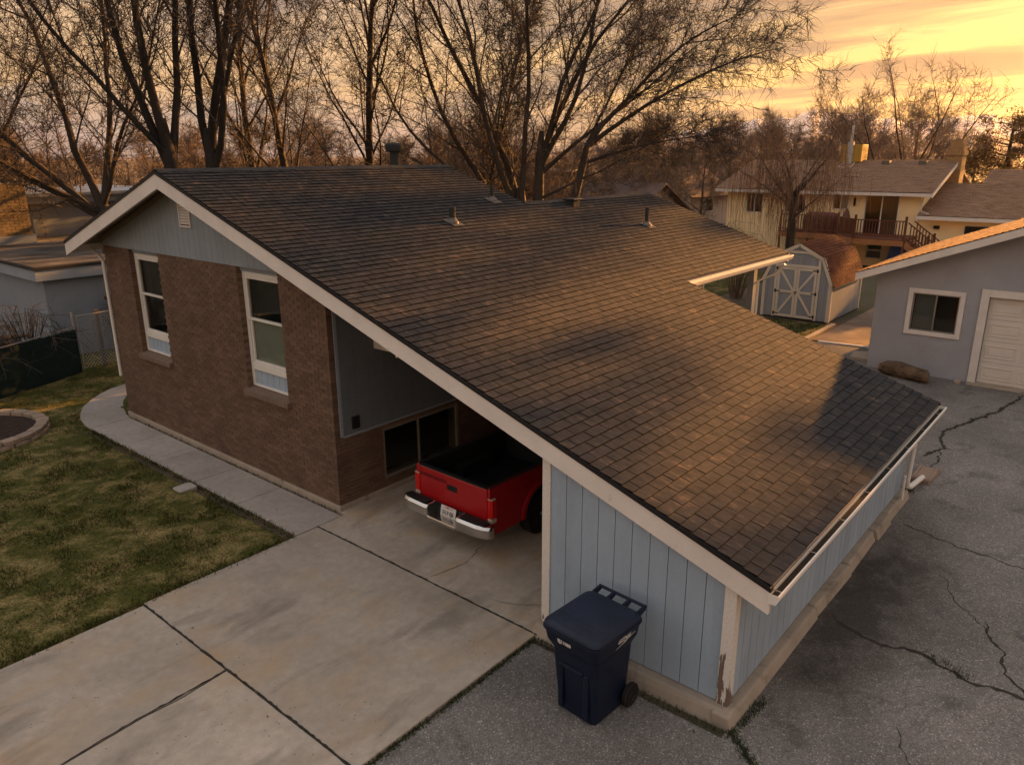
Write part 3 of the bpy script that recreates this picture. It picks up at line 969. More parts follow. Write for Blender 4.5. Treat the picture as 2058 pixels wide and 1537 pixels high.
# ridge caps
q = MB()
cw_ = .14
q.add([(-.15, -cw_, -cw_*SL), (.15, -cw_, -cw_*SL), (.15, 0, .012), (-.15, 0, .004), (-.15, cw_, -cw_*SL), (.15, cw_, -cw_*SL),
       (.15, -cw_, -cw_*SL-.012), (.15, 0, -.002), (.15, cw_, -cw_*SL-.012)], [(0, 1, 2, 3), (3, 2, 5, 4), (1, 6, 7, 2), (2, 7, 8, 5)])
cap = q.mesh('ridge_cap'); cap.materials.append(MT['ridge'])
for (x0, x1, yy, zz) in ((XF, XM, YR, ZR), (XM, XB, Y2, Z2)):
    k = x0+.13
    while k < x1+.02:
        inst('ridge_cap', cap, roof, (k, yy, zz+.022)); k += .235
# rake drip edges and fascia boards
def rake(name, mat, xa, xb, yA, yB, f, t0, t1, par=house, bevel=0):
    mb = MB(); rslab(mb, xa, xb, yA, yB, f, t0, t1)
    return mb.build(name, mat, par, bevel=bevel)
rake('drip_edge', MT['drip'], XF-.045, XF+.03, EY-.06, YR, zroof, .003, .052, roof)
rake('drip_edge', MT['drip'], XF-.045, XF+.03, YR, LY+.06, zroof, .003, .052, roof)
rake('fascia_board', MT['fascia'], XF-.03, XF+.018, EY-.05, YR, zroof, .053, .30)
rake('fascia_board', MT['fascia'], XF-.03, XF+.018, YR+.001, LY+.05, zroof, .053, .30)
rake('fascia_board', MT['fascia'], XM, XM+.03, EY-.05, E2-.12, zroof, .03, .2)
rake('drip_edge', MT['drip'], XM-.02, XM+.045, EY-.06, E2-.1, zroof, .0, .029, roof)
rake('drip_edge', MT['drip'], XM+.0, XM+.045, Y2+.1, YR, zroof, .0, .06, roof)
rake('fascia_board', MT['fascia'], XB-.02, XB+.03, E2-.05, Y2, zroof, .03, .2)
rake('drip_edge', MT['drip'], XB-.03, XB+.045, E2-.06, Y2, zroof, .0, .029, roof)
rake('soffit_trim', MT['underside'], -.055, -.015, YR+.15, 7.63, zroof, .155, .25)
# eave boards
m = MB(); m.box(XF+.02, XM-.005, EY-.01, EY+.03, zroof(EY)-.24, zroof(EY)-.03); m.build('eave_board', MT['fascia'], house)
m = MB(); m.box(XM+.035, XB-.025, E2-.01, E2+.03, zroof(E2)-.22, zroof(E2)-.03); m.build('eave_board', MT['fascia'], house)
m = MB(); m.box(XF+.02, XM-.005, LY-.03, LY+.01, zroof(LY)-.24, zroof(LY)-.03); m.build('eave_board', MT['fascia'], house)

def gutter(name, xa, xb, y, z, par, w=.105, h=.105):
    prof = [(0, 0), (0, -h), (-w*.72, -h), (-w, -h*.35), (-w, 0), (-w+.016, 0), (-w+.016, -.012), (-w+.006, -.014), (-w+.006, -h*.35), (-w*.70, -h+.006), (-.006, -h+.006), (-.006, 0)]
    mb = MB(); n = len(prof)
    A = [(xa, y+p, z+q) for p, q in prof]; B = [(xb, y+p, z+q) for p, q in prof]
    mb.add(A+B, [(i, (i+1) % n, (i+1) % n+n, i+n) for i in range(n)])
    for xx in (xa, xb):   # end caps
        d_ = .003 if xx == xb else -.003
        mb.prism([(xx, y+p, z+q) for p, q in prof[:5]], (d_, 0, 0))
    gt = mb.build(name, MT['vinyl'], par)
    db = MB(); db.add([(xa+.02, y-.008, z-.045), (xb-.02, y-.008, z-.045), (xb-.02, y-w*.93, z-.045), (xa+.02, y-w*.93, z-.045)], [(0, 3, 2, 1)])
    db.build('leaf_debris', MT['gutter_in'], gt)
    k = xa+.12
    while k < xb:
        hb = MB(); hb.box(k-.007, k+.007, y-w+.012, y-.002, z-.020, z-.015); hb.build('gutter_hanger', MT['galvfence'], gt); k += .95
    return gt
gutter('gutter', XF-.05, XM+.08, EY-.045, zroof(EY)-.075, house)
gutter('gutter', XM+.06, XB+.05, E2-.062, zroof(E2)-.05, house)
m = MB(); m.tube([(XM-.12, EY-.10, 1.56), (XM-.12, -7.02, 1.38), (XM-.12, -6.99, .30), (XM-.08, -6.99, .20), (XM+.05, -7.01, .15), (XM+.78, -7.05, .09)], [.034, .034, .036, .042, .044, .044], 8)
m.build('downspout', MT['vinyl'], house)
m = MB(); m.tube([(-.02, 8.2, 3.72), (-.03, 7.9, 3.62), (-.03, 7.69, 3.5), (-.03, 7.69, .95)], .034, 8); m.build('downspout', MT['vinyl'], house)
m = MB(); m.tube([(XB-.3, E2-.1, 3.02), (XB-.3, E2+.15, 2.75), (XB-.35, -1.98, 2.55), (XB-.35, -1.98, .2)], .035, 8); m.build('downspout', MT['vinyl'], house)
m = MB(); m.tube([(6.15, -7.0, .05), (6.15, -7.0, .52)], .022, 8); m.build('conduit', MT['vinyl'], house)

# ---- storage bay beside the carport
SX, SY = -.40, -6.90      # outer faces of siding
FF = Fr((SX, SY, 0), (0, 1, 0), (-1, 0, 0))      # u from outer corner inwards (+y)
FR_ = Fr((SX, SY, 0), (1, 0, 0), (0, -1, 0))
Wd = 2.29
zt = lambda u: zroof(SY+u)-.125
m = MB(); m.fbox(FF, .02, Wd+.1, .15, zt(.02), -.1, -.016, zt(Wd+.1)); m.fbox(FR_, .13, 6.85, .15, 1.58, -.1, -.016)
m.box(-.28, 6.5, -4.62, -4.52, .02, zroof(-4.6)-.125)
m.box(6.3, 6.5, -6.78, -.02, .02, 1.55); m.box(6.3, 6.5, -4.5, -.02, 1.551, zroof(-4.5)-.13)
m.build('storage_backing', MT['siding_back'], house)
nb = 10
for k in range(nb):
    a, b = .10+(Wd-.10)*k/nb, .10+(Wd-.10)*(k+1)/nb
    q = MB(); q.fbox(FF, a+.004, b-.004, .155, zt(a), -.015, .0, zt(b)); q.build('siding_board', MT['siding'], house)
x = .10
k = 0
while x < 6.75:
    w_ = .204
    q = MB(); q.fbox(FR_, x+.004, min(x+w_, 6.86)-.004, .155, 1.57, -.015, rng.uniform(-.001, .001)); q.build('siding_board', MT['siding'], house); x += w_
q = MB(); q.fbox(FF, Wd, Wd+.115, .12, zroof(SY+Wd)-.12, -.09, .02, zroof(SY+Wd+.115)-.12); q.build('door_post', MT['peel_mid'], house, bevel=.006)
q = MB(); q.fbox(FF, -.022, .105, .13, zt(0)+.0, .001, .024, zt(.105)); q.build('corner_trim', MT['peel'], house, bevel=.004)
q = MB(); q.fbox(FR_, -.0, .10, .13, zt(0)-.02, .001, .022); q.build('corner_trim', MT['peel_mid'], house, bevel=.004)
# concrete kerb under the storage bay, in cracked lengths
def kerb(pts0, pts1, name='kerb_length'):
    """pts: cross sections (inner bottom, inner top, outer top, outer bottom)"""
    mb = MB(); mb.loft([pts0, pts1]); return mb.build(name, MT['curb'], house, bevel=.03, segs=3)
def ks(x, j=0.0, t=0.0):
    return [(x, SY+.10, -.05), (x, SY+.10, .145+t), (x, SY-.10+j, .145+t), (x, SY-.155+j, -.05)]
br_ = [-.555, 2.02, 3.35, 4.6, 5.35, 6.55]
for i, (a, b) in enumerate(zip(br_[:-1], br_[1:])):
    j0, j1 = rng.uniform(-.025, .02), rng.uniform(-.025, .02)
    kerb(ks(a+(.010 if i else 0), j0, rng.uniform(-.012, .004)), ks(b-.010, j1, rng.uniform(-.012, .004)))
kerb([(-.30, SY-.102, -.05), (-.30, SY-.102, .146), (-.50, SY-.102, .146), (-.56, SY-.102, -.05)], [(-.30, -4.46, -.05), (-.30, -4.46, .135), (-.52, -4.46, .135), (-.62, -4.46, -.05)])
# porch wall and posts below the rear eave
m = MB(); m.box(6.75, 8.05, -1.95, -1.85, .0, 3.05); m.build('porch_wall', MT['stucco'], house)
m = MB(); m.box(8.051, 8.13, -1.99, -1.84, .0, 3.05); m.build('porch_post', MT['vinyl'], house)
m = MB(); m.box(8.62, 8.70, -1.98, -1.90, .0, 3.05); m.build('porch_post', MT['vinyl'], house)
m = MB(); m.box(XB-.7, XB-.5, -2.0, -1.85, 0, 3.05); m.build('porch_post', MT['gable'], house)

# ---- roof penetrations
def vent_pipe(x, y, h, r=.055):
    z = zroof(y)
    mb = MB(); mb.tube([(x, y, z-.05), (x, y, z+h)], r, 12); p = mb.build('vent_pipe', MT['blackpipe'], roof, smooth=False)
    q = MB(); q.lathe((x, y, z+.0), (0, 0, 1), [(.13, -.03), (.12, .03), (r+.012, .09), (r+.012, .11)], 14)
    q.hexa([(x-.14, y-.18, zroof(y-.18)+.024), (x+.14, y-.18, zroof(y-.18)+.024), (x+.14, y+.12, zroof(y+.12)+.026), (x-.14, y+.12, zroof(y+.12)+.026), (x-.14, y-.18, zroof(y-.18)+.032), (x+.14, y-.18, zroof(y-.18)+.032), (x+.14, y+.12, zroof(y+.12)+.034), (x-.14, y+.12, zroof(y+.12)+.034)])
    q.build('flashing', MT['lead'], p)
vent_pipe(3.67, .85, .30, .06)
vent_pipe(5.80, 1.72, .32, .045)
vent_pipe(9.05, -.25, .42, .05)
z = zroof(1.17)
m = MB(); m.box(7.9, 8.15, 1.05, 1.3, z-.05, z+.12); m.box(7.85, 8.2, 1.0, 1.35, z+.121, z+.16); m.build('roof_vent', MT['blackpipe'], roof, bevel=.02)
m = MB(); m.lathe((5.3, 4.25, 5.2), (0, 0, 1), [(.11, 0), (.11, .50), (.20, .52), (.21, .58), (.21, .66), (.17, .70)], 18); m.build('flue', MT['blackpipe'], roof, smooth=False)
# ================================================================== lettering
def text_mesh(body, size, mat, ext=.0, shear=0.0, bold=0.0):
    c = bpy.data.curves.new('lettering', 'FONT')
    c.body = body; c.size = size; c.align_x = 'CENTER'; c.align_y = 'CENTER'; c.extrude = ext; c.shear = shear; c.offset = bold
    c.resolution_u = 3
    o = bpy.data.objects.new('lettering', c)
    COL.objects.link(o)
    bpy.context.view_layer.update()
    m = bpy.data.meshes.new_from_object(o.evaluated_get(bpy.context.evaluated_depsgraph_get()))
    bpy.data.objects.remove(o)
    m.materials.clear(); m.materials.append(mat)
    m.name = 'lettering'
    return m
def wheel(parent, c, r, w, side, name='wheel', rimmat='rim'):
    """axis along local y; side = +1 outer face towards +y"""
    c = Vector(c)
    mb = MB(); mb.lathe(c, (0, side, 0), [(r*.62, -w/2), (r*.9, -w/2), (r, -w*.32), (r, w*.32), (r*.92, w/2), (r*.62, w/2-.01)], 28)
    t = mb.build(name, MT['rubber'], parent, smooth=False)
    mb = MB(); mb.lathe(c, (0, side, 0), [(r*.62, -w*.3), (r*.625, w*.40), (r*.56, w*.44), (r*.50, w*.30), (r*.22, w*.34), (r*.18, w*.44), (r*.05, w*.46)], 28)
    mb.build('rim', MT[rimmat], t)
    return t

# ================================================================== pickup truck (local: +x forward, origin below tailgate)
tr = empty('pickup_truck', (.40, -2.20, .035), 'red pickup truck with chrome step bumper and black bed liner parked under the carport', 'truck', rz=R(-1.2), local=True)
HW = .80
ZT = 1.10
def arch_profile(x0, x1, z0, z1, cx, r, n=14):
    P = [(x0, z0)]
    P += [(cx-r*math.cos(math.pi*k/n), z0+max(0, (.36-z0))*0+max(0.0, r*math.sin(math.pi*k/n)*1.0)) for k in range(n+1)]
    P += [(x1, z0), (x1, z1), (x0, z1)]
    return P
# bed sides (with wheel arch), body lower edge z .42
for s in (-1, 1):
    prof = arch_profile(.0, 2.05, .42, ZT, 1.12, .43)
    mb = MB()
    yo, yi = s*HW, s*(HW-.085)
    # slight tumblehome: outer skin lofted
    outer = [(x, yo-(s*.035 if z > ZT-.05 else 0), z) for x, z in prof]; inner = [(x, yi, z) for x, z in prof]
    n = len(prof)
    mb.add(outer+inner, [tuple(range(n)) if s < 0 else tuple(range(n))[::-1], tuple(range(n, 2*n))[::-1] if s < 0 else tuple(range(n, 2*n))]+[(i, (i+1) % n, (i+1) % n+n, i+n) for i in range(n)])
    side = mb.build('bed_side', MT['red'], tr, bevel=.018)
    fl = MB()
    ang = [math.pi*k/14 for k in range(15)]
    fl.loft([[(1.12-.43*math.cos(a), yo+s*-.005, .42+.43*math.sin(a)), (1.12-.43*math.cos(a), yo+s*.035, .42+.43*math.sin(a)), (1.12-.49*math.cos(a), yo+s*.028, .42+.49*math.sin(a)), (1.12-.49*math.cos(a), yo-s*.005, .42+.49*math.sin(a))] for a in ang])
    fl.build('wheel_flare', MT['red'], side)
    rl = MB(); rl.box(.02, 2.03, s*(HW-.10), s*(HW-.045), ZT+.001, ZT+.012); rl.build('rail_cap', MT['liner'], side)
    lm = MB(); lm.box(-.012, .10, s*(HW-.10), s*(HW+.006), .66, .94); lm.build('tail_light', MT['lamp'], tr, bevel=.015)
    lm = MB(); lm.box(-.014, .08, s*(HW-.095), s*(HW+.003), .945, .962); lm.build('lamp_trim', MT['lamp_white'], tr, bevel=.004)
    lm = MB(); lm.box(-.014, .09, s*(HW-.095), s*(HW+.004), .59, .655); lm.build('reverse_light', MT['lamp_white'], tr, bevel=.010)
bl = MB()
bl.box(.07, 2.0, -HW+.09, HW-.09, .60, .64)
bl.box(.07, 2.0, -HW+.086, -HW+.10, .641, ZT-.005); bl.box(.07, 2.0, HW-.10, HW-.086, .641, ZT-.005)
bl.box(1.985, 2.0, -HW+.101, HW-.101, .641, ZT-.005); bl.box(.066, .08, -HW+.101, HW-.101, .641, ZT-.005)
for k in range(9): bl.box(.09, 1.97, -.6+k*.15-.025, -.6+k*.15+.025, .6405, .655)
bl.box(.75, 1.5, -HW+.101, -HW+.28, .641, .86); bl.box(.75, 1.5, HW-.28, HW-.101, .641, .86)
bl.build('bed_liner', MT['liner'], tr, bevel=.012)
tg = MB(); tg.box(-.005, .062, -HW+.105, HW-.105, .52, ZT-.012)
tgo = tg.build('tailgate', MT['red'], tr, bevel=.014)
q = MB(); q.box(-.012, .065, -HW+.11, HW-.11, ZT-.011, ZT+.008); q.build('gate_cap', MT['liner'], tgo, bevel=.006)
q = MB(); q.box(-.012, .0, -.105, .105, .855, .945); q.build('gate_handle', MT['black'], tgo, bevel=.012)
tm = text_mesh('DODGE DAKOTA', .072, MT['deboss'], .001, bold=.004)
o = inst('lettering', tm, tgo, (-.0075, .40, .965), (R(90), 0, R(-90)))
q = MB(); q.box(-.005, .06, -HW+.03, -HW+.098, .50, ZT-.01); q.box(-.005, .06, HW-.098, HW-.03, .50, ZT-.01); q.build('bed_corner', MT['red'], tr, bevel=.012)
# step bumper: two raised ends and a dropped middle
def bump_sec(y, dx, z0, z1):
    return [(-.06, y, z0+.02), (-.22+dx, y, z0), (-.275+dx, y, z0+.035), (-.275+dx, y, z1-.045), (-.24+dx, y, z1-.008), (-.06, y, z1)]
bu = empty_part('bumper', tr, (0, 0, 0))
for s in (-1, 1):
    mb = MB()
    secs = [bump_sec(s*y, dx, .42, z1) for y, dx, z1 in ((.30, .02, .63), (.36, 0, .635), (.70, .012, .635), (.82, .05, .63), (.875, .11, .615), (.885, .16, .60))]
    if s < 0: secs = [r_[::-1] for r_ in secs]
    mb.loft(secs); mb.build('bumper_end', MT['chrome'], bu, bevel=.012, smooth=False)
    q = MB(); q.box(-.215, -.07, s*.34, s*.83, .636, .648); q.build('step_pad', MT['black'], bu, bevel=.006)
mb = MB(); mb.box(-.265, -.07, -.299, .299, .415, .475); mb.build('bumper_middle', MT['chrome'], bu, bevel=.014)
q = MB(); q.box(-.075, -.06, -.299, .299, .40, .63); q.build('plate_recess', MT['black'], bu)
pl = MB()
pl.hexa([(-.115, -.155, .478), (-.115, .155, .478), (-.107, .155, .478), (-.107, -.155, .478), (-.085, -.155, .63), (-.085, .155, .63), (-.077, .155, .63), (-.077, -.155, .63)])
plo = pl.build('licence_plate', MT['plate'], tr)
tilt = math.atan2(.03, .152)
tm = text_mesh('51L9 EJ6', .072, MT['plate_ink'], .0, bold=.002)
inst('lettering', tm, plo, (-.1085, 0, .535), (R(90)-tilt, 0, R(-90)), (.9, 1.2, 1))
tm = text_mesh('~ M~ ~', .04, MT['plate_red'], .0, bold=.004)
inst('lettering', tm, plo, (-.092, 0, .610), (R(90)-tilt, 0, R(-90)), (1.4, .8, 1))
# cab, hood, lower body
cb = MB()
sec = lambda x, w0, z0, w1, z1: [(x, -w0, z0), (x, w0, z0), (x, w1, z1), (x, -w1, z1)]
cb.loft([sec(2.09, .80, .40, .77, 1.10), sec(3.60, .80, .40, .77, 1.10)])
cb.loft([sec(3.601, .79, .40, .76, 1.06), sec(4.55, .77, .42, .72, .98), sec(4.75, .70, .45, .66, .86)])
cab = cb.build('cab_body', MT['red'], tr, bevel=.03)
gh = MB()
gh.hexa([(2.10, -.75, 1.101), (3.75, -.75, 1.101), (3.75, .75, 1.101), (2.10, .75, 1.101), (2.22, -.60, 1.58), (3.05, -.60, 1.58), (3.05, .60, 1.58), (2.22, .60, 1.58)])
gh.build('cab_roof', MT['red'], tr, bevel=.04)
q = MB(); q.hexa([(2.095, -.62, 1.16), (2.11, -.62, 1.16), (2.11, .62, 1.16), (2.095, .62, 1.16), (2.178, -.54, 1.50), (2.195, -.54, 1.50), (2.195, .54, 1.50), (2.178, .54, 1.50)]); q.build('rear_window', MT['black'], tr, bevel=.01)
for s in (-1, 1):
    q = MB(); q.hexa([(2.28, s*.738, 1.15), (3.40, s*.738, 1.15), (3.40, s*.752, 1.15), (2.28, s*.752, 1.15), (2.36, s*.622, 1.52), (3.00, s*.622, 1.52), (3.00, s*.634, 1.52), (2.36, s*.634, 1.52)]); q.build('side_window', MT['black'], tr)
    q = MB(); q.box(3.25, 3.33, s*.80, s*1.0, 1.12, 1.26); q.build('wing_mirror', MT['black'], tr, bevel=.02)
    q = MB(); q.box(4.70, 4.77, s*.40, s*.64, .62, .76); q.build('headlight', MT['lamp_white'], tr, bevel=.01)
q = MB(); q.hexa([(3.42, -.66, 1.14), (3.76, -.70, 1.10), (3.76, .70, 1.10), (3.42, .66, 1.14), (3.06, -.56, 1.55), (3.10, -.56, 1.56), (3.10, .56, 1.56), (3.06, .56, 1.55)]); q.build('windscreen', MT['black'], tr)
q = MB(); q.box(.1, 4.4, -.45, .45, .30, .41); q.build('chassis', MT['black'], tr)
for x in (1.12, 4.0):
    for s in (-1, 1): wheel(tr, (x, s*(HW-.12), .335), .335, .22, s)

# ================================================================== wheelie bin (local: front faces -x)
bn = empty('wheelie_bin', (-1.13, -5.71, .0), 'navy blue wheelie bin with closed lid standing against the blue storage wall', 'bin', rz=R(-4), local=True)
bn.scale = (1.02, 1.02, 1.08)
mb = MB()
mb.loft([rrect(.02, 0, .27, .245, .05, .015), rrect(.02, 0, .275, .25, .06, .10), rrect(.01, 0, .315, .285, .06, .70), rrect(.0, 0, .36, .33, .07, .80), rrect(.0, 0, .385, .345, .07, .93), rrect(0, 0, .385, .345, .07, .945)])
mb.build('bin_body', MT['bin'], bn, smooth=False)
mb = MB(); mb.loft([rrect(.0, 0, .395, .352, .08, .915), rrect(0, 0, .402, .358, .08, .925), rrect(0, 0, .402, .358, .08, .945), rrect(0, 0, .39, .348, .08, .95)])
mb.build('bin_rim', MT['bin'], bn)
mb = MB()
mb.loft([rrect(-.0, 0, .395, .352, .09, .952), rrect(-.0, 0, .40, .357, .09, .962), rrect(0, 0, .39, .348, .09, .985), rrect(.0, 0, .35, .315, .10, 1.012), rrect(.01, 0, .30, .28, .10, 1.022)])
lid = mb.build('bin_lid', MT['bin_lid'], bn, smooth=False, bevel=.006)
q = MB(); q.hexa([(-.19, -.29, 1.012), (-.165, -.29, 1.012), (-.165, .29, 1.012), (-.19, .29, 1.012), (-.185, -.27, 1.027), (-.17, -.27, 1.027), (-.17, .27, 1.027), (-.185, .27, 1.027)]); q.build('lid_ridge', MT['bin_lid'], lid)
hb = MB(); hb.tube([(.50, -.30, 1.0), (.50, .30, 1.0)], .017, 10)
hbo = hb.build('handle_bar', MT['bin'], bn)
for y in (-.285, -.10, .10, .285):
    q = MB(); q.hexa([(.37, y-.016, .93), (.50, y-.016, .97), (.50, y+.016, .97), (.37, y+.016, .93), (.37, y-.016, 1.0), (.51, y-.016, 1.016), (.51, y+.016, 1.016), (.37, y+.016, 1.0)]); q.build('handle_bracket', MT['bin'], hbo, bevel=.005)
for s in (-1, 1): wheel(bn, (.27, s*.305, .125), .125, .055, s, rimmat='black')
q = MB(); q.tube([(.27, -.3, .125), (.27, .3, .125)], .014, 8); q.build('axle', MT['black'], bn)
# moulded front recess and side notch
q = MB(); q.box(-.306, -.27, -.19, -.13, .06, .56); q.box(-.306, -.27, .13, .19, .06, .56); q.box(-.312, -.28, -.129, .129, .53, .57); q.build('front_rib', MT['bin'], bn, bevel=.012)
lean = math.atan2(.045, .10)
lean2 = math.atan2(.015, .10)
tm = text_mesh('EJ11089', .052, MT['ink'], .0005, bold=.003)
inst('lettering', tm, bn, (-.3745, .06, .85), (R(90)+.19, 0, R(-90)), (1, 1.1, 1))
tm = text_mesh('GZN4', .075, MT['ink'], .0005, shear=.4, bold=.003)
inst('lettering', tm, bn, (.06, -.3435, .875), (R(90)+.115, 0, 0), (1, .8, 1))
q = MB()
def fp(x, z): z = .81+(z-.738)*.62; return (x, -.336-(z-.80)*.115, z)
q.add([fp(-.06, .745), fp(.08, .785), fp(.07, .797), fp(.25, .845), fp(.255, .836), fp(.105, .782), fp(.112, .773), fp(-.06, .738)], [(0, 7, 6, 1), (1, 6, 5, 2), (2, 5, 4, 3)])
q.build('logo_bolt', MT['ink'], bn)

# ================================================================== grey stucco garage
ga = empty('stucco_garage', (18.5, -8, 0), 'grey stucco garage with white panelled door, sliding window and orange brown roof', 'garage')
GX = 14.9
FG = Fr((GX, -4.0, 0), (0, -1, 0), (-1, 0, 0))    # u to the right
GS, GE = .385, 2.62
gz = lambda u: GE+GS*(u+.4)-.02 if u < 4.1 else GE+GS*(8.2-u+.4)-.02
m = MB()
WG = (.88, 2.03, 1.15, 2.19)
DG = (2.62, 5.85, 0, 2.22)
for (a, b, z0) in ((0, .88, -.1), (2.03, 2.62, -.1), (5.85, 8.2, -.1)):
    if a < 4.1 < b: pass
    m.fbox(FG, a, b, z0, gz(a)-.1, -.2, 0, gz(b)-.1)
m.fbox(FG, .88, 2.03, -.1, WG[2], -.2, 0); m.fbox(FG, .88, 2.03, WG[3], gz(.88)-.1, -.2, 0, gz(2.03)-.1)
m.fbox(FG, 2.62, 4.1, DG[3], gz(2.62)-.1, -.2, 0, gz(4.1)-.1); m.fbox(FG, 4.1, 5.85, DG[3], gz(4.1)-.1, -.2, 0, gz(5.85)-.1)
m.box(GX+.2, 22.2, -4.2, -4.0, -.1, GE); m.box(GX+.2, 22.2, -12.2, -12.0, -.1, GE); m.box(22.0, 22.2, -12.0, -4.2, -.1, GE)
m.build('garage_wall', MT['stucco'], ga)
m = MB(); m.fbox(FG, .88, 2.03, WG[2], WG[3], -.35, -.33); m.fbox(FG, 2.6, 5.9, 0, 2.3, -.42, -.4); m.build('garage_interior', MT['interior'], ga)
m = MB(); t_ = .115
a, b, z0, z1 = .80, 2.11, 1.06, 2.27
m.fbox(FG, a, a+t_, z0, z1, .002, .04); m.fbox(FG, b-t_, b, z0, z1, .002, .04); m.fbox(FG, a+t_, b-t_, z1-t_, z1, .002, .039); m.fbox(FG, a+t_, b-t_, z0, z0+t_, .002, .039)
gwn = m.build('garage_window', MT['white'], ga, bevel=.006)
q = MB(); a, b, z0, z1 = .916, 1.994, 1.176, 2.154
for (u0, u1, v0, v1) in ((a, a+.03, z0, z1), (b-.03, b, z0, z1), (a, b, z0, z0+.03), (a, b, z1-.03, z1), (1.44, 1.475, z0+.03, z1-.03)): q.fbox(FG, u0, u1, v0, v1, -.05, -.01)
q.build('sash', MT['rim'], gwn)
for u0, u1, d in ((a+.03, 1.44, -.03), (1.475, b-.03, -.035)):
    q = MB(); q.fbox(FG, u0, u1, z0+.03, z1-.03, d, d+.004); q.build('pane', MT['glass'], gwn)
q = MB(); q.fbox(FG, a+.03, 1.45, z0+.03, z1-.03, -.16, -.15); q.build('blind', pm('grey_curtain', (.20, .19, .19), .1, 4, .8), gwn)
m = MB(); m.fbox(FG, 2.44, 2.618, .0, 2.40, .002, .05); m.fbox(FG, 5.85, 6.03, .0, 2.40, .002, .05); m.fbox(FG, 2.62, 5.848, 2.222, 2.40, .002, .049)
m.fbox(FG, 2.595, 2.619, .0, 2.22, -.14, .001)
m.build('door_trim', MT['white'], ga, bevel=.006)
gd = empty_part('garage_door', ga, (GX+.12, -8.2, 0))
ph = 2.2/4
for r_ in range(4):
    m = MB(); m.fbox(FG, 2.625, 5.845, .01+r_*ph, (r_+1)*ph+.005, -.14, -.10)
    p_ = m.build('door_section', MT['garage_door'], gd, bevel=.006)
    for c in range(4):
        u0 = 2.70+c*.795
        q = MB(); z0 = .01+r_*ph+.12
        # raised frame around a sunk field
        q.fbox(FG, u0, u0+.68, z0, z0+.03, -.0999, -.086); q.fbox(FG, u0, u0+.68, z0+.29, z0+.32, -.0999, -.086)
        q.fbox(FG, u0, u0+.03, z0+.03, z0+.29, -.0999, -.087); q.fbox(FG, u0+.65, u0+.68, z0+.03, z0+.29, -.0999, -.087)
        q.fbox(FG, u0+.07, u0+.61, z0+.07, z0+.25, -.0999, -.090)
        q.build('door_panel', MT['garage_door'], p_, bevel=.005)
m = MB(); m.box(GX-.28, GX+.2, -9.95, -6.45, -.02, .03); m.build('door_apron', MT['curb'], ga, bevel=.01)
groof = empty_part('garage_roof', ga, (18.5, -8.1, 3.5))
gf = lambda y: GE+GS*(-3.6-y) if y > -8.1 else GE+GS*(y+12.6)
m = MB(); rslab(m, 14.42, 22.6, -8.1, -3.6, gf, .0, .09); rslab(m, 14.42, 22.6, -12.6, -8.1, gf, .0, .09); m.build('roof_deck', MT['underside'], groof)
gh_ = math.sqrt(1+GS*GS)
shingle_field(groof, (14.38, -3.55, gf(-3.55)+.004), (1, 0, 0), (0, -1, GS), 8.25, 4.55*gh_, MT['gar_roof'], 0, seed=8)
shingle_field(groof, (14.38, -12.65, gf(-12.65)+.004), (1, 0, 0), (0, 1, GS), 8.25, 4.55*gh_, MT['gar_roof'], 0, seed=9)
rake('fascia_board', MT['white'], 14.385, 14.419, -8.1, -3.56, gf, .012, .20, ga)
rake('fascia_board', MT['white'], 14.385, 14.419, -12.64, -8.101, gf, .012, .20, ga)
m = MB(); m.box(14.42, 22.6, -3.6, -3.56, gf(-3.6)-.2, gf(-3.6)-.01); m.build('eave_board', MT['white'], ga)

# log lying by the garage
lg = MB()
pts = [Vector((14.50, -4.42, .14)), Vector((14.42, -4.62, .18)), Vector((14.33, -4.95, .19)), Vector((14.22, -5.3, .18)), Vector((14.12, -5.62, .16)), Vector((14.10, -5.70, .15))]
n = 14; rings = []
for i, p in enumerate(pts):
    rr = [.10, .20, .215, .20, .185, .15][i]
    rings.append([p+Vector((math.cos(2*math.pi*k/n)*rr*rng.uniform(.85, 1.12), rng.uniform(-.02, .02), math.sin(2*math.pi*k/n)*rr*rng.uniform(.8, 1.05))) for k in range(n)])
lg.loft(rings)
tag(lg.build('fallen_log', MT['log'], None), 'short weathered brown log lying on the asphalt against the grey garage', 'log')
# rubble beside the door trim
m = MB(); m.loft([rrect(14.62, -6.28, .10, .07, .03, -.0), rrect(14.63, -6.27, .11, .08, .04, .06), rrect(14.63, -6.27, .06, .05, .03, .10)]); tag(m.build('stone', MT['curb'], None, bevel=.01), 'small grey stone at the foot of the garage door trim', 'stone')

# splash block under the downspout
m = MB()
m.hexa([(7.28, -7.18, 0), (8.05, -7.22, 0), (8.05, -6.88, 0), (7.28, -6.86, 0), (7.28, -7.18, .07), (8.05, -7.22, .055), (8.05, -6.88, .055), (7.28, -6.86, .07)])
m.box(7.30, 8.03, -7.19, -7.15, .056, .088); m.box(7.30, 8.03, -6.92, -6.88, .056, .088); m.box(7.29, 7.33, -7.149, -6.921, .06, .09)
tag(m.build('splash_block', MT['splash'], None, bevel=.008), 'tan concrete splash block below the white downspout at the kerb end', 'splash block')

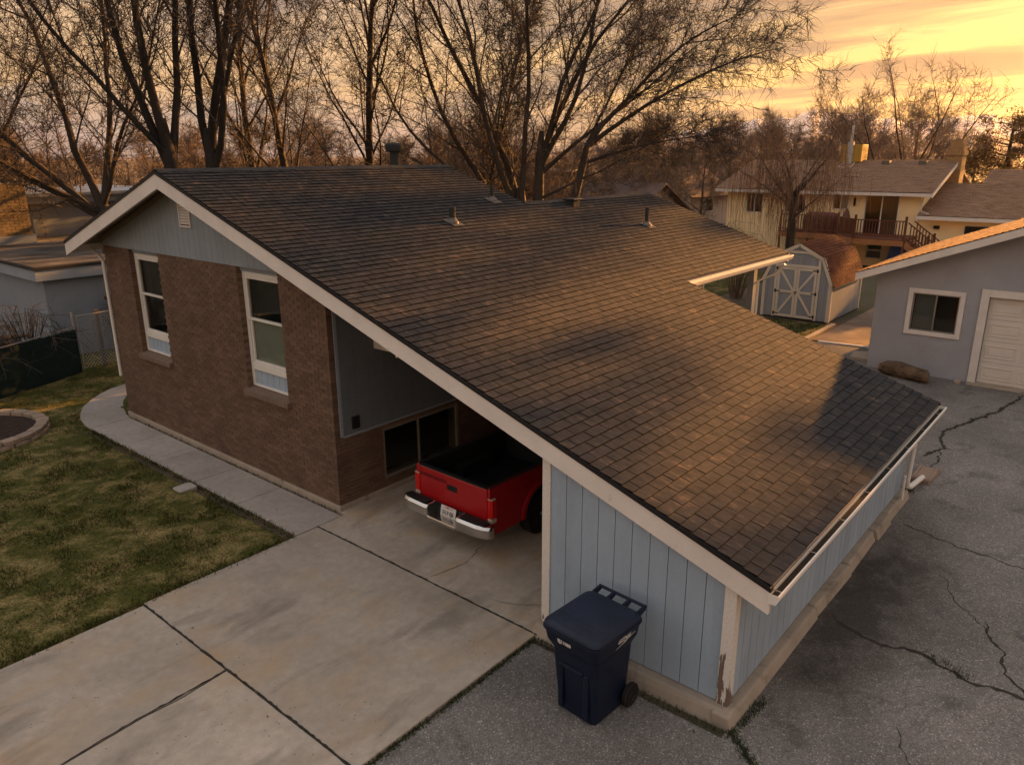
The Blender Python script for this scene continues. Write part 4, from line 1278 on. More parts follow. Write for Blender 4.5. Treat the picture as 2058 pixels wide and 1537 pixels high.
# ================================================================== gambrel shed
sh = empty('garden_shed', (21.6, -.12, 0), 'grey barn style garden shed with cream X braced double doors and red brown gambrel roof', 'shed')
SFX, S0, S1, SB = 19.85, 1.08, -1.33, 23.3
SW = S0-S1
FH = Fr((SFX, S0, 0), (0, -1, 0), (-1, 0, 0))
ez, kz, az = 1.32, 2.20, 2.64
ku = .36
prof = [(0, ez), (ku, kz), (SW/2, az), (SW-ku, kz), (SW, ez)]
def ph_(u):
    for (a, b), (c, d) in zip(prof[:-1], prof[1:]):
        if a <= u <= c: return b+(d-b)*(u-a)/(c-a)
    return ez
m = MB()
m.prism([FH.p(u, max(z, 0), -.03) for u, z in [(0.01, 0), (0.01, ez-.05)]+[(u, z-.06) for u, z in prof[1:-1]]+[(SW-.01, ez-.05), (SW-.01, 0)]], (SB-SFX-.05, 0, 0))
m.build('shed_core', MT['siding_back'], sh)
nb = 12
for k in range(nb):
    a, b = SW*k/nb, SW*(k+1)/nb
    pts_ = [a+.004]+[u for u, _ in prof if a+.004 < u < b-.004]+[b-.004]
    q = MB()
    P = [FH.p(a+.004, .04, -.028), FH.p(b-.004, .04, -.028)]+[FH.p(u, ph_(u)-.05, -.028) for u in pts_[::-1]]
    q.prism(P, FH.n*.026); q.build('shed_board', MT['shed_side'], sh)
FHS = Fr((SFX, S1, 0), (1, 0, 0), (0, -1, 0))
x = 0
while x < SB-SFX-.05:
    q = MB(); q.fbox(FHS, x+.004, min(x+.2, SB-SFX-.04)-.004, .04, ez, -.012, .006); q.build('shed_board', MT['shed_side'], sh); x += .2
# trim
def trim(name, u0, v0, u1, v1, w, d0=.0, d1=.022, par=sh, mat='cream'):
    a, b = FH.p(u0, v0, (d0+d1)/2), FH.p(u1, v1, (d0+d1)/2)
    mb = MB(); mb.beam(a, b, d1-d0, w, (b-a).normalized().cross(FH.n)); return mb.build(name, MT[mat], par)
trim('corner_board', .05, .02, .05, ez-.02, .10); trim('corner_board', SW-.05, .02, SW-.05, ez-.02, .10)
for (a, b), (c, d) in zip(prof[:-1], prof[1:]):
    trim('rake_board', a, b-.02, c, d-.02, .12, .002, .05)
m = MB(); m.fbox(FHS, -.024, .09, .02, ez-.03, .0065, .03); m.build('corner_board', MT['cream'], sh)
m = MB(); m.fbox(FHS, SB-SFX-.12, SB-SFX-.02, .02, ez-.03, .0065, .03); m.build('corner_board', MT['cream'], sh)
DU0, DU1, DV0, DV1 = .52, 1.89, .06, 1.82
trim('door_jamb', DU0-.06, .03, DU0-.06, 2.16, .085, .001, .03); trim('door_jamb', DU1+.06, .03, DU1+.06, 2.16, .085, .001, .03)
trim('door_head', DU0-.02, DV1+.06, DU1+.02, DV1+.06, .09, .001, .028)
# upper arch trim
for (a, b, c, d) in ((DU0-.02, 2.20, .90, 2.36), (.90, 2.36, 1.51, 2.36), (1.51, 2.36, DU1+.02, 2.20)): trim('arch_trim', a, b, c, d, .07, .001, .026)
mid = (DU0+DU1)/2
for (a, b, sgn) in ((DU0, mid-.006, 1), (mid+.006, DU1, -1)):
    q = MB(); q.fbox(FH, a+.01, b-.01, DV0, DV1, .0, .012)
    dr = q.build('shed_door', MT['shed_side'], sh)
    w_ = .085
    z0, zm, z1 = DV0+w_/2, (DV0+DV1)/2+.02, DV1-w_/2
    trim('stile', a+w_/2, DV0, a+w_/2, DV1, w_, .0125, .034, dr); trim('stile', b-w_/2, DV0, b-w_/2, DV1, w_, .0125, .034, dr)
    for zz in (z0, zm, z1): trim('rail', a+w_, zz, b-w_, zz, w_, .0125, .033, dr)
    o_, i_ = (a+w_, b-w_) if sgn > 0 else (b-w_, a+w_)
    trim('brace', o_, z1-.05, i_, zm+.05, .075, .0128, .031, dr); trim('brace', o_, z0+.05, i_, zm-.05, .075, .0128, .031, dr)
    for zz in (DV0+.10, zm, DV1-.06):
        hx = a-.05 if sgn > 0 else b+.05
        q = MB(); q.fbox(FH, min(hx, hx+sgn*.05)-.012, max(hx, hx+sgn*.05)-.012, zz-.06, zz+.06, .0355, .043); q.fbox(FH, min(hx, hx+sgn*.19), max(hx, hx+sgn*.19), zz-.018, zz+.018, .0356, .042); q.build('hinge', MT['iron'], dr)
q = MB(); q.fbox(FH, mid-.06, mid+.06, .95, .98, .035, .05); q.tube([FH.p(mid, .93, .06), FH.p(mid, .88, .06)], .02, 8); q.build('latch', MT['iron'], sh)
sroof = empty_part('shed_roof', sh, (21.5, -.1, 2))
m = MB()
ov = .10
gp = [(-ov, ez-.12)]+prof[1:-1]+[(SW+ov, ez-.12)]
for (a, b), (c, d) in zip(gp[:-1], gp[1:]):
    A, B = FH.p(a, b, .04), FH.p(c, d, .04)
    up_ = Vector((0, 0, .04))
    ln = Vector((SB-SFX+.08, 0, 0))
    m.hexa([A, B, B+ln, A+ln, A+up_, B+up_, B+up_+ln, A+up_+ln])
m.build('roof_deck', MT['underside'], sroof)
for (a, b), (c, d), sd in ((gp[0], gp[1], 1), (gp[1], gp[2], 2), (gp[4], gp[3], 3), (gp[3], gp[2], 4)):
    A, B = FH.p(a, b, .06), FH.p(c, d, .06)
    shingle_field(sroof, A+Vector((0, 0, .045)), (1, 0, 0), (B-A), SB-SFX+.12, (B-A).length, MT['shed_roof'], 0, .14, .3, seed=20+sd)

# kerb and white strip beside the shed, post near it
ke = MB(); ke.box(14.2, 19.5, -1.72, -1.56, -.05, .10)
tag(ke.build('yard_kerb', MT['curb'], None, bevel=.02), 'low concrete kerb between the back lawn and asphalt in front of the shed', 'kerb')
m = MB(); m.hexa([(16.90, -2.0, -.05), (17.15, -4.0, -.05), (17.27, -4.0, -.05), (17.02, -2.0, -.05), (16.90, -2.0, .03), (17.15, -4.0, .03), (17.27, -4.0, .03), (17.02, -2.0, .03)])
tag(m.build('concrete_strip', MT['vinyl'], None), 'pale concrete strip across the asphalt between kerb and grey garage', 'strip')
m = MB(); m.prism([(15.4, -3.97, -.02), (15.4, -3.4, -.02), (16.1, -3.3, -.02), (16.5, -3.97, -.02)], (0, 0, .10)); tag(m.build('concrete_pad', MT['found'], None, bevel=.02), 'small concrete pad at the left corner of the grey garage', 'pad')
# ================================================================== yellow house with deck
yh = empty('yellow_house', (40, 3, 0), 'two storey yellow stucco house with brown roof, sliding door and brick chimney', 'house')
HX, HY0, HY1 = 36.0, 10.0, -.25
EZ, RZ_, RX = 3.78, 5.30, 40.6
FY = Fr((HX, HY0, 0), (0, -1, 0), (-1, 0, 0))     # u to the right
YW = HY0-HY1
m = MB()
SLD = (7.66, 9.24, 1.62, 3.62)
WIN = (6.02, 6.78, 2.85, 3.66)
LOW = (7.98, 8.70, .38, 1.18)
WN2 = (1.2, 2.1, 2.5, 3.5); WN3 = (3.4, 4.5, 2.6, 3.5)
ops = sorted([SLD, WIN, LOW, WN2, WN3])
cuts = sorted({0, YW} | {o[0] for o in ops} | {o[1] for o in ops})
for a, b in zip(cuts[:-1], cuts[1:]):
    hol = sorted([(o[2], o[3]) for o in ops if o[0] <= a+1e-6 and o[1] >= b-1e-6])
    z = -.2
    for h0, h1 in hol:
        m.fbox(FY, a, b, z, h0, -.2, 0); z = h1
    m.fbox(FY, a, b, z, EZ, -.2, 0)
# right gable wall above the wing and left gable
m.prism([(HX+.201, HY1, -.2), (45, HY1, -.2), (45, HY1, EZ), (RX, HY1, RZ_-.08), (HX+.201, HY1, EZ)], (0, .2, 0))
m.prism([(HX+.201, HY0, -.2), (45, HY0, -.2), (45, HY0, EZ), (RX, HY0, RZ_-.08), (HX+.201, HY0, EZ)], (0, -.2, 0))
m.build('house_wall', MT['yellow'], yh)
m = MB(); m.fbox(FY, .3, YW-.3, 0, EZ, -.7, -.65); m.build('house_interior', MT['interior'], yh)
def far_window(par, F, o, split=True, name='window', fr=.05, mat='vinyl', vertical=True):
    u0, u1, v0, v1 = o
    q = MB()
    q.fbox(F, u0-fr, u0, v0-fr, v1+fr, .002, .03); q.fbox(F, u1, u1+fr, v0-fr, v1+fr, .002, .03); q.fbox(F, u0, u1, v1, v1+fr, .002, .03); q.fbox(F, u0, u1, v0-fr, v0, .002, .03)
    c = (u0+u1)/2
    if split and vertical: q.fbox(F, c-.025, c+.025, v0, v1, -.06, .0)
    elif split: q.fbox(F, u0, u1, (v0+v1)/2-.025, (v0+v1)/2+.025, -.06, .0)
    w = q.build(name, MT[mat], par)
    if vertical: halves = ((u0, c-.025, v0, v1), (c+.025, u1, v0, v1))
    else: halves = ((u0, u1, v0, (v0+v1)/2-.025), (u0, u1, (v0+v1)/2+.025, v1))
    for (a, b, c0, c1) in halves:
        p = MB(); p.fbox(F, a, b, c0, c1, -.05, -.045); p.build('pane', MT['glass'], w)
    return w
far_window(yh, FY, SLD, name='sliding_door')
far_window(yh, FY, WIN); far_window(yh, FY, WN2); far_window(yh, FY, WN3); far_window(yh, FY, LOW, vertical=False)
q = MB(); q.fbox(FY, SLD[0]+.83, SLD[1]-.02, SLD[2]+.05, SLD[3]-.05, -.16, -.14); q.build('curtain', pm('brown_curtain', (.12, .10, .065), .1, 5, .9, st=(6, 6, .3)), yh)
q = MB(); q.fbox(FY, WIN[0]+.36, WIN[1], WIN[2], WIN[3], -.16, -.14); q.build('curtain', MT['blind'], yh)
q = MB(); q.lathe(FY.p(7.12, 3.0, .08), (0, 0, 1), [(.03, 0), (.055, .08), (.055, .36), (.02, .46)], 10); q.build('wall_lamp', MT['iron'], yh)
q = MB(); q.fbox(FY, 9.45, 9.75, .65, 1.2, .002, .03); q.build('shutter', MT['iron'], yh)
yroof = empty_part('roof', yh, (RX, 5, 5))
yf = (RZ_-EZ)/(RX-HX+.45)
mm = MB()
A0, A1 = HY1-.55, HY0+.55
ex0 = HX-.5
ez0 = RZ_-yf*(RX-ex0)
def xslab(mb, y0, y1, xa, za, xb, zb, t0=.0, t1=.12):
    mb.hexa([(xa, y0, za-t1), (xb, y0, zb-t1), (xb, y1, zb-t1), (xa, y1, za-t1), (xa, y0, za-t0), (xb, y0, zb-t0), (xb, y1, zb-t0), (xa, y1, za-t0)])
xslab(mm, A0, A1, ex0, ez0, RX, RZ_); xslab(mm, A0, A1, RX, RZ_, RX+(RX-ex0), ez0)
mm.build('roof_deck', MT['underside'], yroof)
shingle_field(yroof, (ex0-.03, A0-.03, ez0+.01), (0, 1, 0), (RX-ex0, 0, RZ_-ez0), A1-A0+.06, math.hypot(RX-ex0, RZ_-ez0), MT['far_roof'], 0, .15, .34, seed=41)
m = MB(); m.box(ex0-.10, ex0-.0, A0, A1, ez0-.17, ez0-.015); m.build('gutter', MT['white'], yh)
m = MB(); xslab(m, A0-.045, A0-.001, ex0-.05, ez0-.02, RX, RZ_-.02, 0, .2); m.build('fascia_board', MT['white'], yh)
m = MB(); m.tube([(ex0+.0, HY1-.2, ez0-.2), (HX-.1, HY1-.08, 3.3), (HX-.05, HY1-.08, 2.85), (HX-.3, HY1-.5, 2.75)], .04, 7); m.build('downspout', MT['white'], yh)
for yy in (2.6, .75):
    m = MB(); m.box(RX-.9, RX-.5, yy-.2, yy+.2, RZ_-.35, RZ_-.02); m.build('roof_vent', MT['lead'], yroof)
m = MB(); m.tube([(38.2, 4.4, 4.4), (38.2, 4.4, 4.85)], .035, 7); m.build('vent_pipe', MT['blackpipe'], yroof)
# chimney
m = MB(); m.box(RX-.3, RX+.75, HY1-.75, HY1-.01, 3.3, 6.0); m.box(RX-.22, RX+.67, HY1-.67, HY1-.09, 6.001, 6.35); m.build('chimney', MT['chim'], yh)
m = MB(); m.box(RX-.36, RX+.81, HY1-.81, HY1+.05, 5.55, 5.78); m.build('chimney_band', MT['chim'], yh)
# rooftop cooler
m = MB(); m.box(RX-.6, RX+.55, 4.0, 5.1, 5.2, 6.15); co = m.build('evaporative_cooler', MT['cooler'], yh, bevel=.02)
q = MB(); q.box(RX-.75, RX-.605, 4.45, 4.75, 5.0, 6.3); q.tube([(RX-.68, 4.6, 6.3), (RX-.68, 4.57, 7.2)], .07, 8); q.build('flue', MT['galv'], co)
for k in range(6):
    q = MB(); q.box(RX-.612, RX-.601, 4.78, 5.06, 5.32+k*.12, 5.38+k*.12); q.build('louvre', MT['cooler'], co)
q = MB(); q.tube([(RX-.6, 4.85, 5.2), (RX-1.5, 4.95, 4.95), (RX-1.6, 4.6, 4.92)], .015, 6); q.tube([(RX-.6, 4.3, 5.2), (RX-1.7, 4.2, 4.90)], .015, 6); q.build('water_line', MT['vinyl'], co)

# side wing (lower)
wg = empty('yellow_house_wing', (39, -6, 0), 'low yellow wing with long brown roof joined to the right of the yellow house', 'house')
m = MB(); m.box(HX+.05, HX+.25, -13, HY1-.02, -.2, 2.6); m.build('wing_wall', MT['yellow'], wg)
FW = Fr((HX+.05, HY1, 0), (0, -1, 0), (-1, 0, 0))
far_window(wg, FW, (2.1, 3.1, 1.55, 2.25))
q = MB(); q.fbox(FW, 2.1, 3.1, 1.55, 2.25, .001, .0015); q.build('pane_backing', MT['interior'], wg)
wroof = empty_part('roof', wg, (38, -6, 3))
m = MB(); xslab(m, -13.4, HY1-.02, HX-.5, 2.68, 40.2, 4.12); m.build('roof_deck', MT['underside'], wroof)
shingle_field(wroof, (HX-.53, -13.4, 2.69), (0, 1, 0), (40.2-HX+.5, 0, 1.44), 13.4+HY1-.03, math.hypot(4.7, 1.44), MT['far_roof'], 0, .15, .34, seed=42)
m = MB(); xslab(m, -14, -1.4, 43.5, 3.6, 47.5, 4.72); m.build('back_roof_deck', MT['underside'], wroof)
shingle_field(wroof, (43.5, -14, 3.61), (0, 1, 0), (4.0, 0, 1.12), 12.6, math.hypot(4, 1.12), MT['far_roof'], 0, .2, .4, seed=43)
m = MB(); m.box(43.9, 44.1, -14, -1.5, -.2, 3.7); m.build('back_wall', MT['yellow'], wg)
m = MB(); m.box(HX-.6, HX-.51, -13.4, HY1-.02, 2.50, 2.67); m.build('gutter', MT['white'], wg)
q = MB(); q.fbox(FW, .75, 1.0, 2.05, 2.2, .002, .15); q.build('flood_light', MT['iron'], wg)

# deck
dk = empty('timber_deck', (34.5, 2, 0), 'raised redwood deck with baluster railing and stairs below the sliding door', 'deck')
DZ = 1.66
def dpoly(pts, z0, z1, name, mat):
    mb = MB(); mb.prism([(x, y, z0) for x, y in pts], (0, 0, z1-z0)); return mb.build(name, MT[mat], dk)
dpoly([(33.2, -.35), (33.2, 1.95), (34.6, 3.2), (34.6, 6.2), (35.95, 6.2), (35.95, -.35)], DZ-.08, DZ, 'deck_floor', 'deck')
for a, b in (((33.2, -.35), (33.2, 1.95)), ((33.2, 1.95), (34.6, 3.2)), ((34.6, 3.2), (34.6, 6.2))):
    mb = MB(); mb.beam((a[0]-.03, a[1], DZ-.17), (b[0]-.03, b[1], DZ-.17), .05, .26); mb.build('rim_joist', MT['deck_rim'], dk)
def railing(a, b, za, zb, n):
    a, b = Vector((*a, 0)), Vector((*b, 0))
    for t, w, h in ((.88, .07, .05), (.12, .05, .06)):
        mb = MB(); mb.beam(a+Vector((0, 0, za+t)), b+Vector((0, 0, zb+t)), w, h); mb.build('rail', MT['deck'], dk)
    for k in range(1, n):
        p = a.lerp(b, k/n); z = za+(zb-za)*k/n
        mb = MB(); mb.box(p.x-.022, p.x+.022, p.y-.022, p.y+.022, z+.13, z+.86); mb.build('baluster', MT['deck'], dk)
def rpost(x, y, z, h=1.05):
    mb = MB(); mb.box(x-.05, x+.05, y-.05, y+.05, z-1.6 if z > 1.5 else z-.3, z+h); mb.lathe((x, y, z+h), (0, 0, 1), [(.06, 0), (.065, .03), (.03, .07)], 8); mb.build('rail_post', MT['deck'], dk)
railing((33.2, -.35), (33.2, 1.95), DZ, DZ, 17); railing((33.2, 1.95), (34.6, 3.2), DZ, DZ, 22); railing((34.6, 3.2), (34.6, 6.2), DZ, DZ, 22)
for p in ((33.2, -.35), (33.2, 1.95), (34.6, 3.2), (34.6, 4.7), (34.6, 6.2)): rpost(p[0], p[1], DZ)
# stairs going down to the right
for xx in (33.2, 34.4):
    railing((xx, -.45), (xx, -2.3), DZ-.05, .25, 13); rpost(xx, -1.4, .95, .95); rpost(xx, -2.3, .25, 1.0)
    mb = MB(); mb.beam((xx, -.38, DZ-.2), (xx, -2.4, .05), .05, .28); mb.build('stringer', MT['deck_rim'], dk)
for k in range(8):
    mb = MB(); y = -.5-k*.25; mb.box(33.23, 34.37, y-.14, y+.12, DZ-.22-k*.19, DZ-.18-k*.19); mb.build('tread', MT['deck'], dk)
# things on and under the deck
m = MB(); m.loft([rrect(35.2, 4.25, .45, .85, .1, DZ), rrect(35.2, 4.25, .45, .85, .1, DZ+.75), rrect(35.2, 4.25, .38, .75, .12, DZ+.95), rrect(35.2, 4.25, .20, .6, .1, DZ+1.02)]); tag(m.build('covered_grill', MT['cover'], None), 'maroon fabric cover over a grill on the redwood deck', 'grill')
m = MB(); m.loft([rrect(35.5, 3.1, .25, .22, .1, DZ), rrect(35.5, 3.1, .28, .25, .1, DZ+.5), rrect(35.5, 3.1, .12, .12, .08, DZ+1.05), rrect(35.5, 3.1, .04, .04, .03, DZ+1.25)]); tag(m.build('folded_parasol', MT['cover'], None), 'tan brown folded garden umbrella beside the covered grill on the deck', 'umbrella')
m = MB()
pp = [(34.9, .6, 0), (34.9, -.8, 0), (35.6, -.8, 0), (35.6, .6, 0)]
m.add([(34.8, .75, .1), (34.8, -.9, .1), (35.7, -.9, .1), (35.7, .7, .1), (35.0, .6, 1.45), (35.05, .1, 1.3), (35.0, -.3, .9), (35.5, .2, 1.4)], [(0, 1, 6, 5), (0, 5, 4), (1, 2, 6), (4, 5, 7), (5, 6, 7), (6, 2, 7), (7, 2, 3), (4, 7, 3), (0, 4, 3), (0, 3, 2, 1)])
tag(m.build('blue_tarp', MT['tarp'], None), 'bright blue tarp hung under the redwood deck stairs', 'tarp')

# ================================================================== far houses
def far_house(loc, L, W, h, rise, wall, roofm, label, rz=0, hip=False, wins=3):
    e = empty('far_house', loc, label, 'house', rz=rz, local=True)
    m = MB(); m.box(-W/2, W/2, -L/2, L/2, -.3, h)
    m.prism([(-W/2, -L/2, h), (W/2, -L/2, h), (0, -L/2, h+rise-.1)], (0, .15, 0)); m.prism([(-W/2, L/2, h), (W/2, L/2, h), (0, L/2, h+rise-.1)], (0, -.15, 0))
    m.build('house_wall', wall, e)
    for s in (-1, 1):
        q = MB(); o_ = .5
        k = rise/(W/2)
        q.hexa([(s*(W/2+o_), -L/2-o_, h-k*o_-.1), (s*(W/2+o_), L/2+o_, h-k*o_-.1), (0, L/2+o_, h+rise-.1), (0, -L/2-o_, h+rise-.1), (s*(W/2+o_), -L/2-o_, h-k*o_), (s*(W/2+o_), L/2+o_, h-k*o_), (0, L/2+o_, h+rise), (0, -L/2-o_, h+rise)])
        q.build('roof', roofm, e)
    F = Fr((-W/2, L/2, 0), (0, -1, 0), (-1, 0, 0))
    for k in range(wins):
        u = L*(k+.5)/wins
        far_window(e, F, (u-.5, u+.5, h-1.5, h-.6))
        q = MB(); q.fbox(F, u-.5, u+.5, h-1.5, h-.6, .0, .001); q.build('pane_backing', MT['interior'], e)
    return e
plainroof = pm('far_roof_plain', (.115, .075, .06), .25, 1.0, .9, 8, .3, .02, dirt=(.07, .05, .045), dirt_at=(.5, .7), dscale=.7)
whitew = pm('far_white_wall', (.50, .45, .40), .1, 1, .8)
h1 = far_house((29.0, 17.2, 0), 13, 7, 2.5, 1.75, whitew, plainroof, 'brown roofed house with white gable end behind the big bare elm', wins=2)
m = MB(); m.box(-.5, .5, -1.2, 1.2, 4.0, 4.75); m.build('chimney', MT['redbrick'], h1)
m = MB(); m.box(-.6, .6, -1.3, 1.3, 4.751, 4.88); m.build('chimney_cap', MT['galv'], h1)
far_house((52, 21.5, 0), 5, 6, 2.8, 2.0, whitew, plainroof, 'small white gabled house beyond the yellow house', rz=R(80), wins=1)
far_house((25, 40, 0), 14, 9, 2.8, 1.8, whitew, plainroof, 'long low brown roofed house far behind the thicket of bare trees', rz=R(-30))
far_house((75, 35, 0), 14, 9, 3.0, 2.0, MT['yellow'], plainroof, 'tan house with brown roof far beyond the white gabled house', rz=R(20))

# ================================================================== left neighbour: flat roofed grey building
nbh = empty('flat_roof_house', (5, 18, 0), 'grey flat roofed house with tan brick chimney behind the chain link fence', 'house')
m = MB(); m.box(1.0, 9, 14.6, 23.2, -.1, 2.35); m.build('house_wall', MT['slate'], nbh)
m = MB(); m.box(.75, 9.2, 14.35, 14.42, 2.28, 2.60); m.box(.75, .82, 14.421, 24, 2.28, 2.60); m.build('fascia_board', MT['slate_fascia'], nbh)
m = MB(); m.box(.70, 9.2, 14.30, 24, 2.601, 2.66); m.build('roof_edge', MT['drip'], nbh)
m = MB(); m.box(.78, 9.2, 14.40, 24, 2.661, 2.68); m.build('gravel_roof', MT['gravel_roof'], nbh)
m = MB(); m.box(3.9, 9.2, 23.4, 32, 2.0, 3.95); m.build('upper_wall', MT['slate'], nbh)
m = MB(); m.box(3.5, 9.6, 23.0, 32, 3.951, 4.22); m.box(3.3, 9.8, 22.8, 32, 4.221, 4.34); m.build('upper_roof', MT['slate_fascia'], nbh)
chm = empty_part('chimney', nbh, (2.6, 22.4, 2.66))
m = MB(); m.box(1.75, 3.2, 21.5, 22.7, 2.681, 4.75); m.build('chimney_core', pm('tan_mortar', (.20, .15, .095), .15, 3, .9), chm)
m = MB(); m.box(1.68, 3.27, 21.43, 22.77, 2.682, 2.98); m.build('flashing', MT['slate_fascia'], chm)
tb = pm('tan_brick', (.19, .145, .09), .2, 2, .85, 40, .2, piece=.25)
ub_ = MB(); ub_.box(-.5, .5, -.5, .5, -.5, .5); tbm = ub_.mesh('chimney_brick'); tbm.materials.append(tb)
for r_ in range(17):
    z = 3.03+r_*.102
    for (F, W_) in ((Fr((3.2, 21.5, 0), (-1, 0, 0), (0, -1, 0)), 1.45), (Fr((1.75, 21.5, 0), (0, 1, 0), (-1, 0, 0)), 1.2)):
        u = -(.13 if r_ % 2 else 0)
        while u < W_-.03:
            a, b = max(u, 0), min(u+.25, W_)
            u += .265
            if b-a < .04: continue
            c = F.p((a+b)/2, z, -.02)
            sx, sy = ((b-a), .08) if abs(F.a.x) > .5 else (.08, (b-a))
            inst('chimney_brick', tbm, chm, c, scale=(sx, sy, .088))
# brick planter stub by the gate
m = MB(); m.box(2.6, 3.6, 13.6, 14.2, 0, 1.55); m.box(2.45, 3.7, 13.5, 14.3, 1.551, 1.65); m.build('brick_pier', MT['redbrick'], nbh)

# ---- chain link fence with green screen
fe = empty('chain_link_fence', (-1, 11.6, 0), 'sagging chain link fence backed with dark green screen beside the lawn', 'fence')
fa, fbp = Vector((.77, 12.25, 0)), Vector((-6.5, 9.2, 0))
nseg = 3
for k in range(nseg+1):
    p = fa.lerp(fbp, k/nseg)
    m = MB(); m.tube([p, p+Vector((0, 0, 1.68 if k == 0 else 1.32))], .03 if k else .04, 8); m.build('fence_post', MT['galvfence'], fe)
m = MB(); m.tube([fa+Vector((0, 0, 1.27)), fa.lerp(fbp, .3)+Vector((0, 0, 1.22)), fbp+Vector((0, 0, 1.27))], .018, 6); m.build('top_rail', MT['galvfence'], fe)
dirf = (fbp-fa).normalized(); nf = Vector((dirf.y, -dirf.x, 0))
if nf.x > 0: nf = -nf
m = MB()
Lf = (fbp-fa).length
m.add([fa-nf*.05+Vector((0, 0, .02)), fbp-nf*.05+Vector((0, 0, .02)), fbp-nf*.05+Vector((0, 0, 1.22)), fa-nf*.05+Vector((0, 0, 1.22))], [(0, 1, 2, 3)])
m.build('green_screen', MT['screen'], fe)
def wire_mesh(mb, a, b, z0, z1, sp=.10, r=.005):
    L = (b-a).length; d = (b-a).normalized(); h = z1-z0
    u = -h
    while u < L:
        for s in (1, -1):
            p0 = (u, z0) if s > 0 else (u, z1); p1 = (u+h, z1) if s > 0 else (u+h, z0)
            t0, t1 = 0.0, 1.0
            if p0[0] < 0: t0 = -p0[0]/h
            if p1[0] > L: t1 = (L-p0[0])/h
            if t1 <= t0: continue
            A = a+d*(p0[0]+h*t0)+Vector((0, 0, p0[1]+(p1[1]-p0[1])*t0)); B = a+d*(p0[0]+h*t1)+Vector((0, 0, p0[1]+(p1[1]-p0[1])*t1))
            mb.tube([A, B], r, 3, False)
        u += sp
m = MB(); wire_mesh(m, fa, fbp, .03, 1.24); m.build('wire_mesh', MT['galvfence'], fe, kind='stuff')
gt_ = empty('chain_link_gate', (1.4, 12.3, 0), 'narrow chain link gate between the fence and the brick house', 'gate')
g0, g1 = Vector((.88, 12.28, 0)), Vector((2.3, 12.45, 0))
m = MB()
for a, b in (((.06), (1.6)),): pass
m.tube([g0+Vector((0, 0, .1)), g0+Vector((0, 0, 1.55)), g1+Vector((0, 0, 1.55)), g1+Vector((0, 0, .1))], .022, 8); m.build('gate_frame', MT['galvfence'], gt_)
m = MB(); wire_mesh(m, g0, g1, .1, 1.55, .1); m.build('wire_mesh', MT['galvfence'], gt_, kind='stuff')
m = MB(); m.box(1.45, 1.55, 12.5, 12.6, 0, 1.6); m.build('wooden_post', pm('grey_post', (.10, .085, .07), .2), gt_)

# ---- planter ring of edging blocks, mulch, lawn lid
pr = empty('flower_bed', (-2.7, 8.7, 0), 'round flower bed of dark mulch edged with curved tan concrete blocks', 'flower bed')
c0 = Vector((-2.75, 8.72, 0)); rx = 1.38
nblk = 24
for k in range(nblk):
    a0, a1 = 2*math.pi*k/nblk+.012, 2*math.pi*(k+1)/nblk-.012
    for lay_ in (0, 1):
        r0, r1 = rx-.22+rng.uniform(-.01, .01)+.0, rx+rng.uniform(-.015, .015)+(.03 if lay_ == 0 else 0)
        sh_ = (a1-a0)*.5*lay_
        q = MB(); q.prism([c0+Vector((math.cos(a)*r, math.sin(a)*r, .0+lay_*.096)) for a, r in ((a0+sh_, r0), (a0+sh_, r1), ((a0+a1)/2+sh_, r1+.012), (a1+sh_, r1), (a1+sh_, r0))], (0, 0, .09+rng.uniform(-.004, .004)))
        q.build('edging_block', MT['stone'], pr, bevel=.012)
m = MB(); m.add([c0+Vector((math.cos(2*math.pi*k/24)*1.2, math.sin(2*math.pi*k/24)*1.2, .10)) for k in range(24)]+[c0+Vector((0, 0, .16))], [(k, (k+1) % 24, 24) for k in range(24)]); m.build('mulch', MT['mulch'], pr)
m = MB(); m.loft([rrect(-1.18, 2.86, .17, .15, .06, -.05), rrect(-1.18, 2.86, .17, .15, .06, .045), rrect(-1.18, 2.86, .15, .13, .05, .055)]); tag(m.build('valve_lid', MT['walk'], None), 'pale concrete valve cover set in the lawn by the footpath', 'cover')

# ================================================================== lawn with blades
def lawn():
    xs = np.linspace(-13, 3.6, 130); ys = np.linspace(-.25, 14.4, 120)
    X, Y = np.meshgrid(xs, ys, indexing='ij')
    Z = -.012+.035*vnoise(X*1.7, Y*1.7, 1)+.02*vnoise(X*5, Y*5, 2)
    ins = ((X > -1.08) & (X < .1) & (Y < 7.4)) | ((X > 0) & (Y < 7.7))
    Z = np.where(ins, -.05, Z)
    Z = np.where(Y < -.12, -.03, Z)
    V = np.stack([X, Y, Z], -1).reshape(-1, 3)
    ny = len(ys)
    F = [(i*ny+j, (i+1)*ny+j, (i+1)*ny+j+1, i*ny+j+1) for i in range(len(xs)-1) for j in range(ny-1)]
    m = bpy.data.meshes.new('lawn'); m.from_pydata(V.tolist(), [], F); m.update(); m.shade_smooth(); m.materials.append(MT['lawn'])
    o = bpy.data.objects.new('lawn', m); place(o, None); o['kind'] = 'structure'
lawn()
def in_path(x, y):
    a = (x > -.985) & (x < .1) & (y < 7.4)
    # curved end of the path
    outer = np.interp(y, [7.3, 7.75, 8.2, 8.65, 9.1, 9.5, 10.05, 10.3], [-.97, -.95, -.86, -.68, -.44, -.09, .6, 2.4])
    inner = np.interp(y, [7.3, 7.75, 8.2, 8.7, 9.1, 9.3], [-.08, -.01, .14, .34, .59, 2.4])
    b = (y >= 7.4) & (y < 10.3) & (x > outer) & ((x < inner) | (y > 9.3))
    c = (x > -.05) & (y < 7.7)
    d = np.hypot(x+2.75, y-8.72) < 1.43
    return a | b | c | d | (y < -.16) | ((np.abs(x+1.18) < .17) & (np.abs(y-2.86) < .15))
